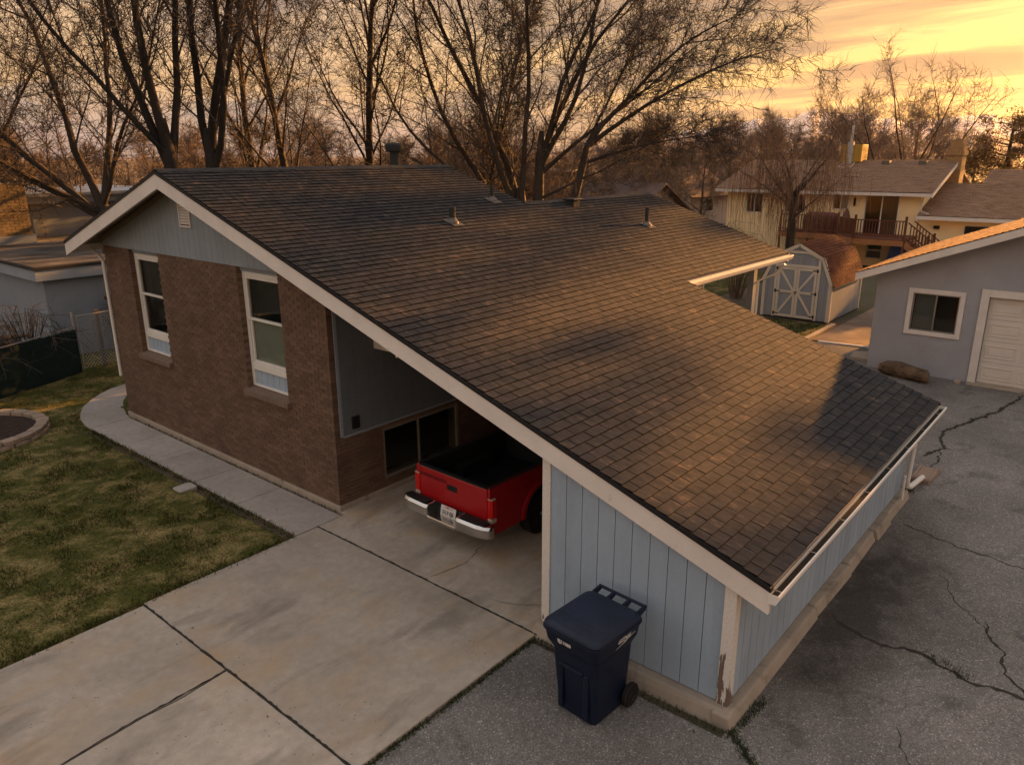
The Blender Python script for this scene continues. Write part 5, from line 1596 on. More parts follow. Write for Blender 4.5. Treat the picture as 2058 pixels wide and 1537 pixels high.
def blades(name, x, y, z, h, w, mat, seed=1, label=None, parent=None):
    r = np.random.default_rng(seed)
    n = len(x)
    a = r.uniform(0, 2*np.pi, n); t = r.uniform(.15, .9, n); b = r.uniform(0, 2*np.pi, n)
    c, s = np.cos(a)*w/2, np.sin(a)*w/2
    V = np.empty((n, 3, 3))
    V[:, 0] = np.stack([x-c, y-s, z], -1); V[:, 1] = np.stack([x+c, y+s, z], -1)
    V[:, 2] = np.stack([x+np.cos(b)*h*t, y+np.sin(b)*h*t, z+h*np.sqrt(np.maximum(.1, 1-t*t))], -1)
    m = bpy.data.meshes.new(name)
    m.vertices.add(3*n); m.vertices.foreach_set('co', V.ravel())
    m.loops.add(3*n); m.loops.foreach_set('vertex_index', np.arange(3*n))
    m.polygons.add(n); m.polygons.foreach_set('loop_start', np.arange(0, 3*n, 3))
    m.update(calc_edges=True); m.validate(); m.materials.append(mat)
    o = bpy.data.objects.new(name, m); place(o, parent); o['kind'] = 'stuff'
    if label: o['label'] = label; o['category'] = 'grass'
    return o
nb_ = 210000
u_ = nrg.random(nb_)
px_ = -8.5+11.5*nrg.random(nb_); py_ = -.2+13*nrg.random(nb_)
# denser close to the camera
keep = nrg.random(nb_) < np.clip(1.35-np.hypot(px_+6.8, py_+9.4)/22, .25, 1)
den_ = .6*vnoise(px_*1.05, py_*1.05, 9)+.4*vnoise(px_*3.6, py_*3.6, 5)
keep &= ~in_path(px_, py_) & (nrg.random(nb_) < np.clip(den_*1.6, .35, 1))
px_, py_, den_ = px_[keep], py_[keep], den_[keep]
clump = vnoise(px_*3.2, py_*3.2, 15)
blades('lawn_grass', px_, py_, np.full(len(px_), .0)+.015*clump, (.025+.075*clump**2)*nrg.uniform(.6, 1.3, len(px_)), .015, MT['lawn'], 3, 'short patchy green and straw coloured grass blades of the front lawn')
# ragged overhang along path and drive edges, joints and driveway border
ex_, ey_ = [], []
for (x0, y0, x1, y1, n_, s_) in ((-.99, -.1, -.99, 7.3, 2600, .03), (-8, -.17, -1, -.17, 3400, .05), (-.07, 0, -.07, 7.3, 450, .015)):
    t = nrg.random(n_); ex_.append(x0+(x1-x0)*t+nrg.normal(0, s_ if x0 == x1 else .02, n_)); ey_.append(y0+(y1-y0)*t+nrg.normal(0, s_ if y0 == y1 else .02, n_))
ex_, ey_ = np.concatenate(ex_), np.concatenate(ey_)
blades('edge_grass', ex_, ey_, np.full(len(ex_), .01), nrg.uniform(.03, .08, len(ex_)), .012, MT['lawn'], 4, 'ragged grass fringe along the footpath and driveway edge')
wx, wy = [], []
def weeds(pts, n_, s_):
    for (a, b) in zip(pts[:-1], pts[1:]):
        t = nrg.random(n_); k = vnoise(t*14+a[0]*3, np.zeros(n_)+a[1], 3) > .35
        t = t[k]
        wx.append(a[0]+(b[0]-a[0])*t+nrg.normal(0, s_, len(t))); wy.append(a[1]+(b[1]-a[1])*t+nrg.normal(0, s_, len(t)))
weeds([(-.62, -4.56), (-6.5, -4.56)], 2600, .022)
weeds([(-.62, -4.56), (-.66, -5.3), (-.64, -7.05), (.2, -7.12)], 420, .03)
weeds([(-.57, -.2), (-.57, -4.5)], 120, .01); weeds([(-3.33, -.2), (-3.33, -4.5)], 330, .012)
weeds([(-.55, -7.05), (-.9, -7.45)], 300, .03); weeds([(2.1, -8.2), (1.9, -8.7)], 200, .05); weeds([(12.5, -7.38), (10.53, -6.8)], 260, .05)
weeds([(6.58, -6.9), (6.9, -6.95)], 380, .06)
wx, wy = np.concatenate(wx), np.concatenate(wy)
blades('crack_weeds', wx, wy, np.full(len(wx), .0), nrg.uniform(.015, .055, len(wx)), .012, MT['weed'], 5, 'small green weeds growing in drive joints and asphalt cracks')
# back lawn blades near the shed
bx, by = 13+6.5*nrg.random(7000), -1.5+4.5*nrg.random(7000)
blades('back_grass', bx, by, np.zeros(7000), nrg.uniform(.03, .09, 7000), .02, pm('back_green', (.022, .034, .010), .4, 3, .85, 10, 0, piece=.4), 6, 'dark green grass in front of the garden shed')

# fallen leaves scattered on lawn, path and drive
def leaf_litter():
    r = np.random.default_rng(77); n = 900
    x = np.where(r.random(n) < .7, -7+7*r.random(n), -5+6*r.random(n)); y = np.where(r.random(n) < .62, 11*r.random(n), -8.5+8.3*r.random(n))
    keep = (r.random(n) < np.where(y > -.16, .55, .85*(vnoise(x*.9, y*.9, 21) > .66))) & ~((x > -.45) & (y > -7.1) & (y < 7.7)) & ~((x > -.62) & (y < -4.4) & (y > -7.2))
    x, y = x[keep], y[keep]; n = len(x)
    a = r.uniform(0, 6.28, n); s = r.uniform(.008, .024, n)
    z = np.where(y > -.16, .05, np.where(y > -4.55, .042, .008))
    z = np.where((x > -1.0) & (y > 0), .042, z)
    V = np.empty((n, 4, 3))
    for k, (u, v, w) in enumerate(((1, 0, .2), (0, .55, .0), (-1, 0, .25), (0, -.55, .05))):
        V[:, k, 0] = x+(u*np.cos(a)-v*np.sin(a))*s; V[:, k, 1] = y+(u*np.sin(a)+v*np.cos(a))*s; V[:, k, 2] = z+w*s
    mb = MB(); mb.add(V.reshape(-1, 3).tolist(), [(4*i, 4*i+1, 4*i+2, 4*i+3) for i in range(n)])
    o = mb.build('fallen_leaves', pm('dead_leaf', (.14, .085, .045), .4, 5, .9, 30, 0, piece=.6), None, loc=(0, 0, 0), kind='stuff')
    o['label'] = 'small dry leaves and twig bits scattered over lawn, drive and asphalt'; o['category'] = 'leaves'
leaf_litter()
# ================================================================== bare trees
class Tree:
    def __init__(s, seed):
        s.r = random.Random(seed); s.nr = np.random.default_rng(seed)
        s.trunk, s.crown = MB(), MB()
        s.tw_p, s.tw_d, s.tw_l = [], [], []
    def path(s, p, d, L, n, wig, trop, droop=0.0):
        pts = [Vector(p)]; d = Vector(d).normalized(); st = L/n
        for i in range(n):
            d = (d+Vector((s.r.gauss(0, wig), s.r.gauss(0, wig), s.r.gauss(0, wig*.7)))+Vector((0, 0, trop-droop*(i/n)))).normalized()
            pts.append(pts[-1]+d*st)
        return pts
    def put(s, pts, r0, r1, lvl):
        n = len(pts)
        rad = [r0+(r1-r0)*(i/(n-1))**.7 for i in range(n)]
        sides = (9, 6, 4, 3, 3)[min(lvl, 4)]
        if lvl >= 2: rad = [x*.78 for x in rad]
        (s.trunk if lvl <= 1 else s.crown).tube(pts, rad, sides, False)
        return rad
    def grow(s, p, d, L, r, lvl, P):
        n = max(3, min(12, int(L/(.9, .7, .45, .3)[min(lvl, 3)])))
        pts = s.path(p, d, L, n, P['wig'][lvl], P['trop'][lvl], P.get('droop', 0) if lvl >= 2 else 0)
        rad = s.put(pts, r, r*(P.get('tip', .3) if lvl == 0 else .10), lvl)
        if lvl >= 1:
            for i in range(1, len(pts)):
                for _ in range(P['tw'] if lvl >= 2 else 3):
                    q = pts[i-1].lerp(pts[i], s.r.random())
                    s.tw_p.append(q); s.tw_d.append((pts[i]-pts[i-1]).normalized()); s.tw_l.append(P['twl'])
        if lvl >= P['lv']: return
        nc = P['nc'][lvl]
        t0 = P['t0'][lvl]
        ph = s.r.uniform(0, 6.28)
        for k in range(nc):
            t = t0+(1-t0)*(k+s.r.random())/nc
            f = t*(len(pts)-1); i = min(int(f), len(pts)-2)
            q = pts[i].lerp(pts[i+1], f-i); dd = (pts[i+1]-pts[i]).normalized()
            ph += 2.4+s.r.uniform(-.5, .5)
            a = dd.orthogonal().normalized(); b = dd.cross(a)
            side = a*math.cos(ph)+b*math.sin(ph)
            ang = R(P['ang'][lvl]*s.r.uniform(.7, 1.3))
            nd_ = (dd*math.cos(ang)+side*math.sin(ang))
            cl = L*P['ratio'][lvl]*s.r.uniform(.65, 1.15)*(1.15-.55*t)
            cr = min(rad[i]*.75, r*P['rr'][lvl]*s.r.uniform(.7, 1.1))
            s.grow(q, nd_, cl, max(cr, .008), lvl+1, P)
    def twigs(s, r0=.009, droop=0.0, spread=.75):
        if not s.tw_p: return
        p = np.array([tuple(v) for v in s.tw_p]); d = np.array([tuple(v) for v in s.tw_d]); l = np.array(s.tw_l)
        n = len(p); r = s.nr
        rd = r.normal(0, 1, (n, 3)); rd /= np.linalg.norm(rd, axis=1)[:, None]
        d = d*(1-spread*.45)+rd*spread; d[:, 2] += .12-droop*.5
        d /= np.linalg.norm(d, axis=1)[:, None]
        l = l*r.uniform(.4, 1.3, n)
        mid = p+d*l[:, None]*.5+r.normal(0, .035, (n, 3))*l[:, None]
        d2 = d+r.normal(0, .35, (n, 3)); d2[:, 2] -= droop
        d2 /= np.linalg.norm(d2, axis=1)[:, None]
        tip = mid+d2*l[:, None]*.6
        a = np.cross(d, r.normal(0, 1, (n, 3))); a /= np.linalg.norm(a, axis=1)[:, None]
        b = np.cross(d, a)
        rr = r0*r.uniform(.6, 1.2, n)[:, None]
        V = np.empty((n, 7, 3))
        for k in range(3):
            c_, s_ = math.cos(2.0944*k), math.sin(2.0944*k)
            V[:, k] = p+(a*c_+b*s_)*rr; V[:, 3+k] = mid+(a*c_+b*s_)*rr*.6
        V[:, 6] = tip
        base = len(s.crown.v)
        s.crown.v += V.reshape(-1, 3).tolist()
        F = []
        for i in range(n):
            o = base+i*7
            F += [(o, o+1, o+4, o+3), (o+1, o+2, o+5, o+4), (o+2, o, o+3, o+5), (o+3, o+4, o+6), (o+4, o+5, o+6), (o+5, o+3, o+6)]
        s.crown.f += F
    def build(s, name, loc, label, group, mt='bark', mc='twig', cat='tree'):
        e = empty(name, loc, label, cat, group, local=True)
        if s.trunk.v: s.trunk.build('trunk', MT[mt], e, smooth=True)
        if s.crown.v: s.crown.build('crown', MT[mc], e)
        return e

def copy_tree(e, loc, rz, sc_, label, name=None):
    c = e.copy(); COL.objects.link(c)
    c.location = loc; c.rotation_euler = (0, 0, rz); c.scale = sc_
    c['label'] = label
    for ch in e.children:
        k = ch.copy(); COL.objects.link(k); k.parent = c
    return c

ELM = dict(lv=3, wig=(.05, .085, .11, .14), trop=(.02, .06, .07, .05), nc=(7, 10, 6, 0), t0=(.3, .07, .12, 0), ang=(32, 40, 44, 40), ratio=(.72, .45, .5, .4), rr=(.55, .34, .36, .4), tw=5, twl=.6, tip=.25)
def stems(T, base, specs, P, lvl=1):
    for (d, L, r, h) in specs:
        r *= .72
        T.grow(Vector(base)+Vector((0, 0, h)), Vector(d), L, r, lvl, P)
GT = 'bare trees standing behind the house'
# camera-right unit on the ground (world), used only to lean stems the way they lean on site
rg = Vector((math.sin(YAW), -math.cos(YAW), 0)); fg = Vector((math.cos(YAW), math.sin(YAW), 0))
def dv(r_, u_, f_=0.0): return rg*r_+Vector((0, 0, u_))+fg*f_

# A: twin dark trunks behind the gable
TP = dict(ELM, nc=(5, 15, 7, 0), tw=4)
t = Tree(101)
t.trunk.tube([(0, 0, -.1), (0, 0, .5), (.02, 0, 3), (.0, 0, 5.4), tuple(dv(-.1, 6.6))], [.36, .29, .25, .20, .10], 10)
stems(t, (0, 0, 5.2), [(dv(-.42, 1, .1), 12, .18, 0), (dv(-.16, 1, -.12), 13.5, .19, .3), (dv(.06, 1, .25), 13, .17, .1), (dv(-.85, 1, -.2), 10, .12, .4)], TP)
t.twigs(); t.build('bare_tree', (3.5, 11.2, 0), 'tall dark bare tree leaning its stems left, rising just behind the gable peak', GT)
t = Tree(102)
t.trunk.tube([(0, 0, -.1), (0, 0, .5), (.0, 0, 3), tuple(dv(.02, 5.0)), tuple(dv(.0, 6.4))], [.36, .29, .26, .21, .11], 10)
stems(t, (0, 0, 5.0), [(dv(-.16, 1, .0), 13.5, .18, .5), (dv(.05, 1, .12), 14, .20, .4), (dv(.30, 1, -.1), 12.5, .16, 0), (dv(.55, 1, .3), 10, .12, 1.0)], TP)
t.twigs(); t.build('bare_tree', (4.85, 11.55, 0), 'tall dark bare tree with three upright stems, second trunk behind the gable', GT)
# B: spreading tree behind the flat roofed neighbour
t = Tree(103)
t.trunk.tube([(0, 0, -.1), (0, 0, 2), tuple(dv(.05, 4.2))], [.34, .26, .15], 9)
BP = dict(ELM, trop=(.0, .03, .05, .03), nc=(5, 17, 7, 0), tw=5)
stems(t, (0, 0, 3.6), [(dv(-1.0, 1.0, -.1), 11, .19, 0), (dv(-.45, 1, .1), 12, .20, .4), (dv(.1, 1, .2), 11, .18, .4), (dv(-1.4, .75, .2), 9, .15, .1), (dv(.7, 1, -.2), 8, .13, .5), (dv(-1.2, .9, -.6), 9, .14, .3)], BP)
t.twigs(); tB = t.build('bare_tree', (3.6, 16.2, 0), 'wide spreading bare tree with limbs reaching left over the flat roofed house', GT, 'bark_mid')
t = Tree(104)
t.trunk.tube([(0, 0, -.1), (0, 0, 2), tuple(dv(-.1, 4.0))], [.28, .22, .18], 8)
stems(t, (0, 0, 3.2), [(dv(-.7, 1, .1), 9.5, .14, 0), (dv(-.1, 1, .1), 11, .15, .4), (dv(.5, 1, .2), 9.5, .13, .3), (dv(-1.2, .8, .1), 8, .11, .1)], BP)
t.twigs(); t.build('bare_tree', (1.3, 21.5, 0), 'many branched bare tree behind the tan brick chimney', GT, 'bark_mid')
# C: slender trees
SP = dict(ELM, nc=(20, 6, 5, 0), t0=(.18, .12, .12, 0), ang=(30, 36, 42, 40), ratio=(.42, .5, .5, .4), rr=(.36, .36, .36, .4), tw=3, twl=.6)
def slender(seed, loc, H, r, lean, label, mt='bark_mid', P=SP, name='bare_tree'):
    t = Tree(seed); t.grow((0, 0, -.1), dv(lean, 1), H, r, 0, P); t.twigs()
    return t.build(name, loc, label, GT, mt)
s1 = slender(111, (11.0, 12.2, 0), 15, .20, -.02, 'slender bare tree left of the black roof flue with upswept branches', 'bark')
s2 = slender(112, (10.0, 15.2, 0), 15, .20, .10, 'slim bare brown tree directly behind the middle of the ridge')
s3 = slender(113, (12.3, 9.75, 0), 10, .13, .18, 'small forked bare tree right of the black roof flue')
s4 = slender(114, (11.3, 19.4, 0), 15, .22, -.06, 'pale brown bare tree between the twin trunks and the slim tree')
#s5 = slender(115, (13.6, 16.3, 0), 14, .18, .03, 'straight bare tree behind the slim brown one')
# D: the big elm
DP = dict(ELM, trop=(.0, .03, .045, .02), nc=(5, 14, 7, 0), tw=4, twl=.62, droop=.05)
t = Tree(121)
t.trunk.tube([(0, 0, -.1), tuple(dv(-.02, 1.5)), tuple(dv(-.05, 3.4)), tuple(dv(-.1, 4.6))], [.44, .36, .27, .12], 10)
t.trunk.tube([tuple(dv(.35, -.1)), tuple(dv(.42, 2)), tuple(dv(.5, 4.2)), tuple(dv(.55, 5.6)), tuple(dv(.6, 6.4))], [.30, .24, .19, .15, .08], 9)
stems(t, (0, 0, 3.0), [(dv(-.85, 1, .1), 12, .21, 0), (dv(-.50, 1, -.2), 12.5, .20, .3), (dv(-.2, 1, .3), 13, .22, .2), (dv(-1.15, .85, .1), 10, .15, .2), (dv(.1, 1, -.15), 13, .17, .4)], DP)
stems(t, tuple(dv(.53, 5.0)), [(dv(.15, 1, .1), 11, .18, 0), (dv(.62, 1, .15), 10, .16, .2), (dv(.42, 1, -.2), 10.5, .15, .3), (dv(.95, .85, .1), 8, .13, .0), (dv(1.2, .6, -.1), 5, .08, -.8)], DP)
t.twigs(.009, .1); t.build('bare_elm', (13.5, 7.1, 0), 'huge many stemmed bare elm fanning out behind the rear roof ridge', GT, 'bark_mid')
# E: leaning tree arching right
t = Tree(122)
EP = dict(ELM, trop=(0, -.055, .03, .0), wig=(.04, .05, .1, .13), nc=(5, 16, 7, 0), tw=5, twl=.6, droop=.10, ang=(30, 34, 45, 40))
t.trunk.tube([(0, 0, -.1), tuple(dv(.25, 2.2)), tuple(dv(.6, 4.3)), tuple(dv(1.0, 6.0))], [.25, .20, .15, .11], 9)
stems(t, tuple(dv(1.0, 6.0)), [(dv(.75, 1, .1), 7.2, .15, 0), (dv(1.1, .9, -.1), 6.8, .13, -.1), (dv(1.3, .5, .2), 4.5, .09, -.6), (dv(.5, 1, .4), 5.5, .10, .0)], EP)
t.twigs(.009, .15); t.build('bare_tree', (14.2, 6.2, 0), 'leaning bare tree whose limbs arch right over the rear roof', GT, 'bark_mid')

# G: background trees, a few shapes copied
GB = 'bare trees far behind the houses'
bgs = []
for sd, H, r in ((201, 9, .16), (202, 10, .18), (203, 8, .14)):
    t = Tree(sd)
    P = dict(ELM, nc=(9, 7, 5, 0), t0=(.15, .2, .15, 0), ang=(42, 40, 45, 40), ratio=(.62, .55, .5, .4), tw=3, twl=.8, trop=(.02, .05, .04, .02))
    t.grow((0, 0, -.1), (0, 0, 1), H*.75, r, 0, P); t.twigs(.013)
    bgs.append(t)
spots = [  # x, y, height factor, label
    (31, 16.5, .95), (41, 18.5, 1.0), (47, 17, 1.05), (44, 24, 1.1), (49, 13.5, .9), (59, 14.8, 1.2), (65, 12.7, 1.15), (56, 9, 1.05), (70, 17, 1.3), (60, 21, 1.3),
    (27, 22, 1.2), (22, 20, 1.1), (18, 24, 1.2), (16, 29, 1.3), (11, 26, 1.1), (8, 30, 1.2), (4, 26, 1.0), (1, 24, .9), (6, 36, 1.4), (14, 36, 1.4), (23, 32, 1.4), (33, 30, 1.4), (38, 27, 1.2),
    (20, 15, .8), (24, 13.5, .75), (19, 12, .62), (30, 11.5, .75), (36, 15, .95), (2.5, 33, 1.2), (-1, 29, 1.1), (9, 43, 1.6), (30, 42, 1.6), (45, 36, 1.5), (56, 30, 1.4), (72, 8, 1.2), (17, 18, .85), (26, 27, 1.3), (50, 45, 1.8), (64, 26, 1.4),
    (17.5, 10.5, .55), (21.5, 11.8, .6), (26, 12.5, .7), (33, 12.5, .8), (15.8, 13.5, .6), (23.5, 17, .8), (13, 22, 1.0), (0, 40, 1.5), (20, 40, 1.5), (90, 22, 1.6), (80, 26, 1.5), (100, 12, 1.7), (95, 32, 1.7), (110, 24, 1.7), (84, 14, 1.4)]
def bg_label(x, y):
    if x < 10: return 'bare brown tree in the thicket beyond the flat roofed house'
    if x < 21 and y > 14: return 'bare brown tree in the dense thicket behind the slender trees'
    if y > 24: return 'hazy brown bare tree in the far thicket past the brown roofed house'
    if x < 36: return 'low bare tan tree around the brown roofed house with white gable'
    return 'bare tan tree on the skyline beyond the yellow house roof'
first = {}
def fitk(x, y, k):
    D = math.hypot(x-CAM.x, y-CAM.y)
    return min(k, (5.9+D*.052)/9.6)
for i, (x, y, k) in enumerate(spots):
    ti = i % 3
    k = fitk(x, y, k)*rng.uniform(.85, 1.1)
    if ti not in first:
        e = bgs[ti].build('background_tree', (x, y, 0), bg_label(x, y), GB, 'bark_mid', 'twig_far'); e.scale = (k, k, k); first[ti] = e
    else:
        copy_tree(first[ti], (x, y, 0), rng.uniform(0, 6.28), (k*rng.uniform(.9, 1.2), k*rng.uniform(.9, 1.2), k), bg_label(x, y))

# H: round bare tree and evergreen behind the yellow house
t = Tree(301)
P = dict(ELM, nc=(6, 9, 7, 0), tw=2, twl=.9, trop=(.02, .02, .04, .02), ang=(40, 38, 42, 40))
stems(t, (0, 0, 1.2), [(dv(math.cos(a)*.75, 1, math.sin(a)*.75), 9.6, .20, 0) for a in np.linspace(0, 6.28, 9)[:-1]]+[(dv(.05, 1), 10.5, .22, 0)], P, 1)
t.trunk.tube([(0, 0, -.1), (0, 0, 1.5)], [.5, .4], 9)
t.twigs(.013); t.build('bare_tree', (52.5, 4.6, 0), 'broad fan shaped bare tree behind the yellow house roof', GB, 'bark_mid', 'twig_far')

def evergreen(seed, loc, H, Rr, label, name='evergreen_tree', n=9000, form='pine', nc=70):
    r = np.random.default_rng(seed); g = random.Random(seed)
    T = Tree(seed); T.trunk.tube([(0, 0, -.1), (0, 0, H*.5), (0, 0, H*.96)], [.3, .2, .03], 8)
    cl = []
    for k in range(nc):
        z = H*(.10+.86*g.random()); rr = Rr*(1.08-z/H)**.7*g.uniform(.5, 1.0) if form == 'pine' else Rr*math.sqrt(max(.05, 1-((z/H-.5)/.52)**2))*g.uniform(.45, 1)
        a = g.uniform(0, 6.28); p = Vector((math.cos(a)*rr, math.sin(a)*rr, z))
        T.crown.tube([(0, 0, z-.2*rr), tuple(p)], [.05, .012], 4, False); cl.append((p, .45+.28*Rr*g.random()))
    C0 = np.array([tuple(p) for p, _ in cl]); S0 = np.array([s for _, s in cl])
    idx = r.integers(0, len(cl), n)
    d = r.normal(0, 1, (n, 3)); d *= (r.random(n)**.4/np.linalg.norm(d, axis=1))[:, None]
    P0 = C0[idx]+d*S0[idx][:, None]*np.array([1, 1, .7])
    q = r.normal(0, 1, (n, 3)); q /= np.linalg.norm(q, axis=1)[:, None]; w = np.cross(q, r.normal(0, 1, (n, 3))); w /= np.linalg.norm(w, axis=1)[:, None]
    V = np.stack([P0-w*.035, P0+w*.035, P0+q*.26], 1).reshape(-1, 3)
    b = len(T.crown.v); T.crown.v += V.tolist(); T.crown.f += [(b+3*i, b+3*i+1, b+3*i+2) for i in range(n)]
    return T.build(name, loc, label, None, 'bark_mid', 'needle')
evergreen(401, (63, .0, 0), 8.6, 3.6, 'large conifer beyond the wing roof with low sun glow put into its tan needles', n=16000, form='round')
evergreen(403, (62, -6.2, 0), 22.5, 3.8, 'tall dense evergreen tree added out of view to shade the upper roof', n=42000, form='round', nc=170)  # out of view, added to throw shade on the upper roof
evergreen(405, (9.5, 9.6, 0), 4.6, 1.7, 'dense evergreen shrub added unseen behind the left eave to block low sun', 'added_shade_shrub', 6000, 'round')  # this shrub and the next two are unseen, added to shade the left side
evergreen(406, (14.5, 13.2, 0), 5.0, 2.2, 'broad evergreen shrub added out of sight by the slender trees to shade the neighbour', 'added_shade_shrub', 7000, 'round')
evergreen(407, (11.5, 17.0, 0), 4.9, 2.2, 'evergreen shrub added out of sight to keep sun off the flat roofed house', 'added_shade_shrub', 7000, 'round')
def high_shade_pine():  # unseen tree, crown shaped so its shadow dims the front of the roof
    T = Tree(404); g = random.Random(404); r = np.random.default_rng(404)
    T.trunk.tube([(0, -9.5, -.1), (0, -8.5, 9), (0, -5.5, 15.5), (0, 0, 19)], [.38, .30, .20, .05], 8)
    cl = []
    for k in range(260):
        y = -4.4+8.8*((k*.754878)%1); z0 = 14.75+.33*y-(1.0 if y < -1.3 else 0); z = z0+5.0*((k*.569840)%1)**.75; x = g.uniform(-1.8, 1.8)
        if k % 9 == 0: T.crown.tube([(0, -4.0, z-.2), (x, y, z)], [.035, .010], 4, False)
        cl.append(((x, y, z), g.uniform(.28, .5)))
    C0 = np.array([c for c, _ in cl]); S0 = np.array([c for _, c in cl]); n = 15000
    idx = r.integers(0, len(cl), n); d = r.normal(0, 1, (n, 3)); d *= (r.random(n)**.4/np.linalg.norm(d, axis=1))[:, None]
    P0 = C0[idx]+d*S0[idx][:, None]*np.array([1, 1.3, .6])
    q = r.normal(0, 1, (n, 3)); q /= np.linalg.norm(q, axis=1)[:, None]; w = np.cross(q, r.normal(0, 1, (n, 3))); w /= np.linalg.norm(w, axis=1)[:, None]
    V = np.stack([P0-w*.05, P0+w*.05, P0+q*.30], 1).reshape(-1, 3)
    b = len(T.crown.v); T.crown.v += V.tolist(); T.crown.f += [(b+3*i, b+3*i+1, b+3*i+2) for i in range(n)]
    T.build('shade_pine', (62, -13.2, 0), 'tall pine added out of view with a crown shaped to shade the front roof', None, 'bark_mid', 'needle')
high_shade_pine()

# weeping willow between shed and yellow house
t = Tree(501)
WP = dict(ELM, lv=2, trop=(0, .01, -.02, 0), nc=(5, 13, 0, 0), t0=(.3, .15, .1, 0), ang=(40, 50, 40, 40), ratio=(.6, .55, .5, .4), tw=1, twl=.4, wig=(.06, .10, .12, .1))
t.trunk.tube([(0, 0, -.1), tuple(dv(.05, 1.6)), tuple(dv(.0, 3.2)), tuple(dv(.15, 4.4))], [.24, .20, .15, .10], 8)
stems(t, (0, 0, 2.9), [(dv(math.cos(a)*1.0, .8, math.sin(a)*.9), 3.0, .085, .2+.15*k) for k, a in enumerate(np.linspace(.3, 6.5, 9)[:-1])]+[(dv(.5, 1), 3.0, .07, 1.2), (dv(-.4, 1), 2.6, .06, .9)], WP)
wn = len(t.tw_p)
src = [(p, d) for p, d in zip(t.tw_p, t.tw_d)]
g = random.Random(55)
for k in range(600):
    p, d = src[g.randrange(len(src))]
    L = g.uniform(.8, 2.6); L = min(L, max(.5, p.z-.3))
    out = Vector((p.x, p.y, 0)); out = out.normalized()*g.uniform(.0, .35) if out.length > .01 else out
    a = p+out*.6+Vector((g.gauss(0, .1), g.gauss(0, .1), .05)); b = a+out*.3+Vector((g.gauss(0, .1), g.gauss(0, .1), -L*.5)); c = b+Vector((g.gauss(0, .08), g.gauss(0, .08), -L*.5))
    t.crown.tube([p, a, b, c], [.010, .009, .007, .004], 3, False)
t.twigs(.008, .3); t.build('weeping_willow', (24.6, 2.0, 0), 'small weeping willow with hanging reddish twigs between shed and yellow house', None, 'bark_mid', 'twig_willow')

# shrubs: arching bare stems
def arching(seed, loc, n, H, Sp, label, name='bare_shrub', mc='twig', rr=.012, tw=2):
    t = Tree(seed); g = random.Random(seed)
    for k in range(n):
        a = g.uniform(0, 6.28); s_ = Sp*g.uniform(.3, 1.1); h = H*g.uniform(.55, 1.1)
        d = Vector((math.cos(a), math.sin(a), 0)); b0 = d*g.uniform(0, .25)
        pts = [b0, b0+d*s_*.15+Vector((0, 0, h*.55)), b0+d*s_*.45+Vector((g.gauss(0, .08), g.gauss(0, .08), h*.95)), b0+d*s_*.8+Vector((g.gauss(0, .1), g.gauss(0, .1), h*.9)), b0+d*s_*1.1+Vector((0, 0, h*.6))]
        t.crown.tube(pts, [rr, rr*.9, rr*.7, rr*.5, rr*.25], 4, False)
        for i in range(1, 5):
            for _ in range(tw): t.tw_p.append(pts[i-1].lerp(pts[i], g.random())); t.tw_d.append((pts[i]-pts[i-1]).normalized()); t.tw_l.append(.45)
    t.twigs(.006, .2)
    return t.build(name, loc, label, None, 'bark', mc, 'shrub')
arching(601, (-.3, 12.5, 0), 60, 1.9, 1.5, 'bare arching shrub hanging over the green screened fence')
arching(602, (-1.9, 11.9, 0), 60, 1.8, 1.6, 'dense tangle of bare brown stems piled behind the fence', tw=4)
arching(603, (2.4, 13.3, 0), 22, 1.5, .8, 'sparse bare shrub behind the chain link gate')
arching(604, (22.5, 3.2, 0), 40, 2.2, 1.8, 'brown bare shrub left of the garden shed below the willow', mc='twig_willow', tw=4)
arching(605, (20.5, 5.6, 0), 44, 2.6, 2.2, 'tangled tan shrub beyond the end of the rear roof', mc='twig_willow', tw=4)
arching(606, (27, 6.5, 0), 44, 2.6, 2.2, 'reddish bare shrub in front of the yellow house left corner', mc='twig_willow', tw=4)
arching(607, (17.8, 8.3, 0), 50, 3.0, 2.4, 'tall tan bare shrub behind the rear roof ridge end', mc='twig_willow', tw=5)

# pile of old timber behind the fence
m = MB()
for k in range(7):
    a = Vector((-2.1+rng.uniform(-.5, .5), 13.6+rng.uniform(-.3, .3), .3+k*.14)); b = a+Vector((rng.uniform(1.2, 1.8), rng.uniform(-.6, .3), rng.uniform(-.1, .15)))
    m.beam(a, b, .22, .06)
m.box(-2.3, -.4, 13.2, 14.1, 0, .35)
tag(m.build('timber_pile', pm('old_timber', (.10, .075, .055), .3, 4, .9, 20, .3), None), 'stack of weathered boards behind the fence beside the grey wall', 'timber')

# ================================================================== far ground: town, tree line, mountains
def treeline():
    t = Tree(701); g = random.Random(701)
    for k in range(420):
        az = R(g.uniform(-25, 95)); D = g.uniform(120, 420)
        p = Vector((CAM.x+math.cos(az)*D, CAM.y+math.sin(az)*D, 0)); h = g.uniform(5, 10)
        t.crown.tube([p, p+Vector((0, 0, h*.5))], [.25, .1], 3, False)
        for j in range(38):
            q = p+Vector((g.gauss(0, 1.3), g.gauss(0, 1.3), h*g.uniform(.15, .6)))
            t.tw_p.append(q); t.tw_d.append(Vector((g.gauss(0, .6), g.gauss(0, .6), 1)).normalized()); t.tw_l.append(2.4)
    t.twigs(.07, 0, .6)
    o = t.crown.build('distant_trees', MT['twig_far'], None, loc=(0, 0, 0), kind='stuff'); o['label'] = 'distant brown belt of bare trees along the horizon'; o['category'] = 'trees'
treeline()

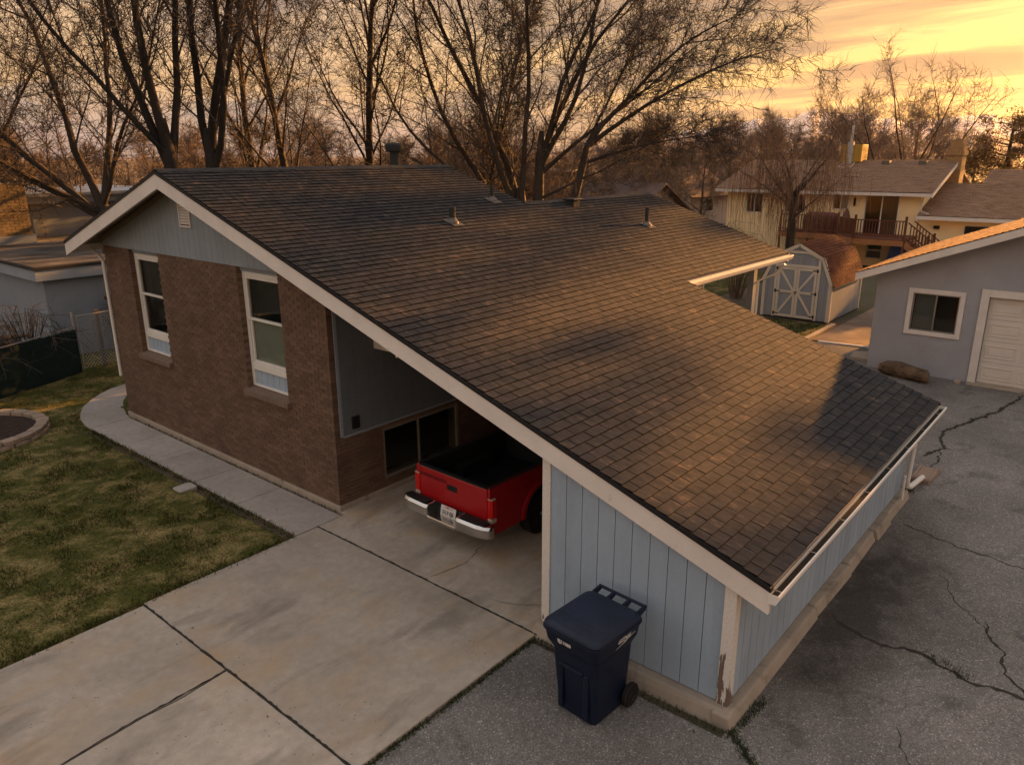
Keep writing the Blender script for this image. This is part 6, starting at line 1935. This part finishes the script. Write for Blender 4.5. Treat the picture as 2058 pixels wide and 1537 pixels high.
def mountains():
    az = np.radians(np.linspace(-30, 100, 420)); nr = 26
    D0 = 1150.0
    prof = np.zeros(len(az))
    for k, (f, a) in enumerate(((9, 1), (22, .55), (50, .28), (110, .14), (230, .07))):
        prof += a*(1-np.abs(2*vnoise(az*f, az*0+k*3.7, 60+k)-1))
    prof = prof/prof.max()
    H = (38+58*prof)*np.clip(1-(np.degrees(az)-24)/16, .12, 1)
    V = []
    for i, a in enumerate(az):
        for j in range(nr):
            t = j/(nr-1)
            d = D0+t*450
            z = H[i]*(t**.9)*(1-.22*(1-abs(2*float(vnoise(a*160+j*.35, j*.55, 5))-1))*(1-t*.8))
            V.append((CAM.x+math.cos(a)*d, CAM.y+math.sin(a)*d, z-4))
    F = [(i*nr+j, (i+1)*nr+j, (i+1)*nr+j+1, i*nr+j+1) for i in range(len(az)-1) for j in range(nr-1)]
    m, t, b = node_mat('snowy_rock')
    P = world_pos(t)
    n = noise(t, P, .035, 8, .7)
    sep = nn(t, 'ShaderNodeSeparateXYZ'); t.links.new(P, sep.inputs[0])
    hgt = mth(t, 'MULTIPLY', sep.outputs[2], .0100)
    k = ramp(t, mth(t, 'ADD', n, mth(t, 'SUBTRACT', hgt, .35)), [(.42, 0.0), (.60, 1.0)])
    t.links.new(mixc(t, k, (.16, .13, .14), (.72, .68, .66)), b.inputs['Base Color'])
    b.inputs['Roughness'].default_value = .9
    bump(t, b, n, 1.0, 12)
    me = bpy.data.meshes.new('mountains'); me.from_pydata(V, [], F); me.update(); me.materials.append(m)
    o = bpy.data.objects.new('mountains', me); place(o, None); o['kind'] = 'structure'
mountains()

# ================================================================== evening haze
def haze():
    m = bpy.data.materials.new('evening_haze'); m.use_nodes = True
    t = m.node_tree; t.nodes.clear()
    v = nn(t, 'ShaderNodeVolumePrincipled')
    v.inputs['Color'].default_value = (.95, .90, .82, 1)
    v.inputs['Density'].default_value = .000045
    v.inputs['Anisotropy'].default_value = .68
    o = nn(t, 'ShaderNodeOutputMaterial')
    t.links.new(v.outputs[0], o.inputs['Volume'])
    mb = MB(); mb.box(-1750, 1750, -1750, 1750, -1.2, 112)
    ob = mb.build('haze', m, None)
    ob['kind'] = 'stuff'
haze()
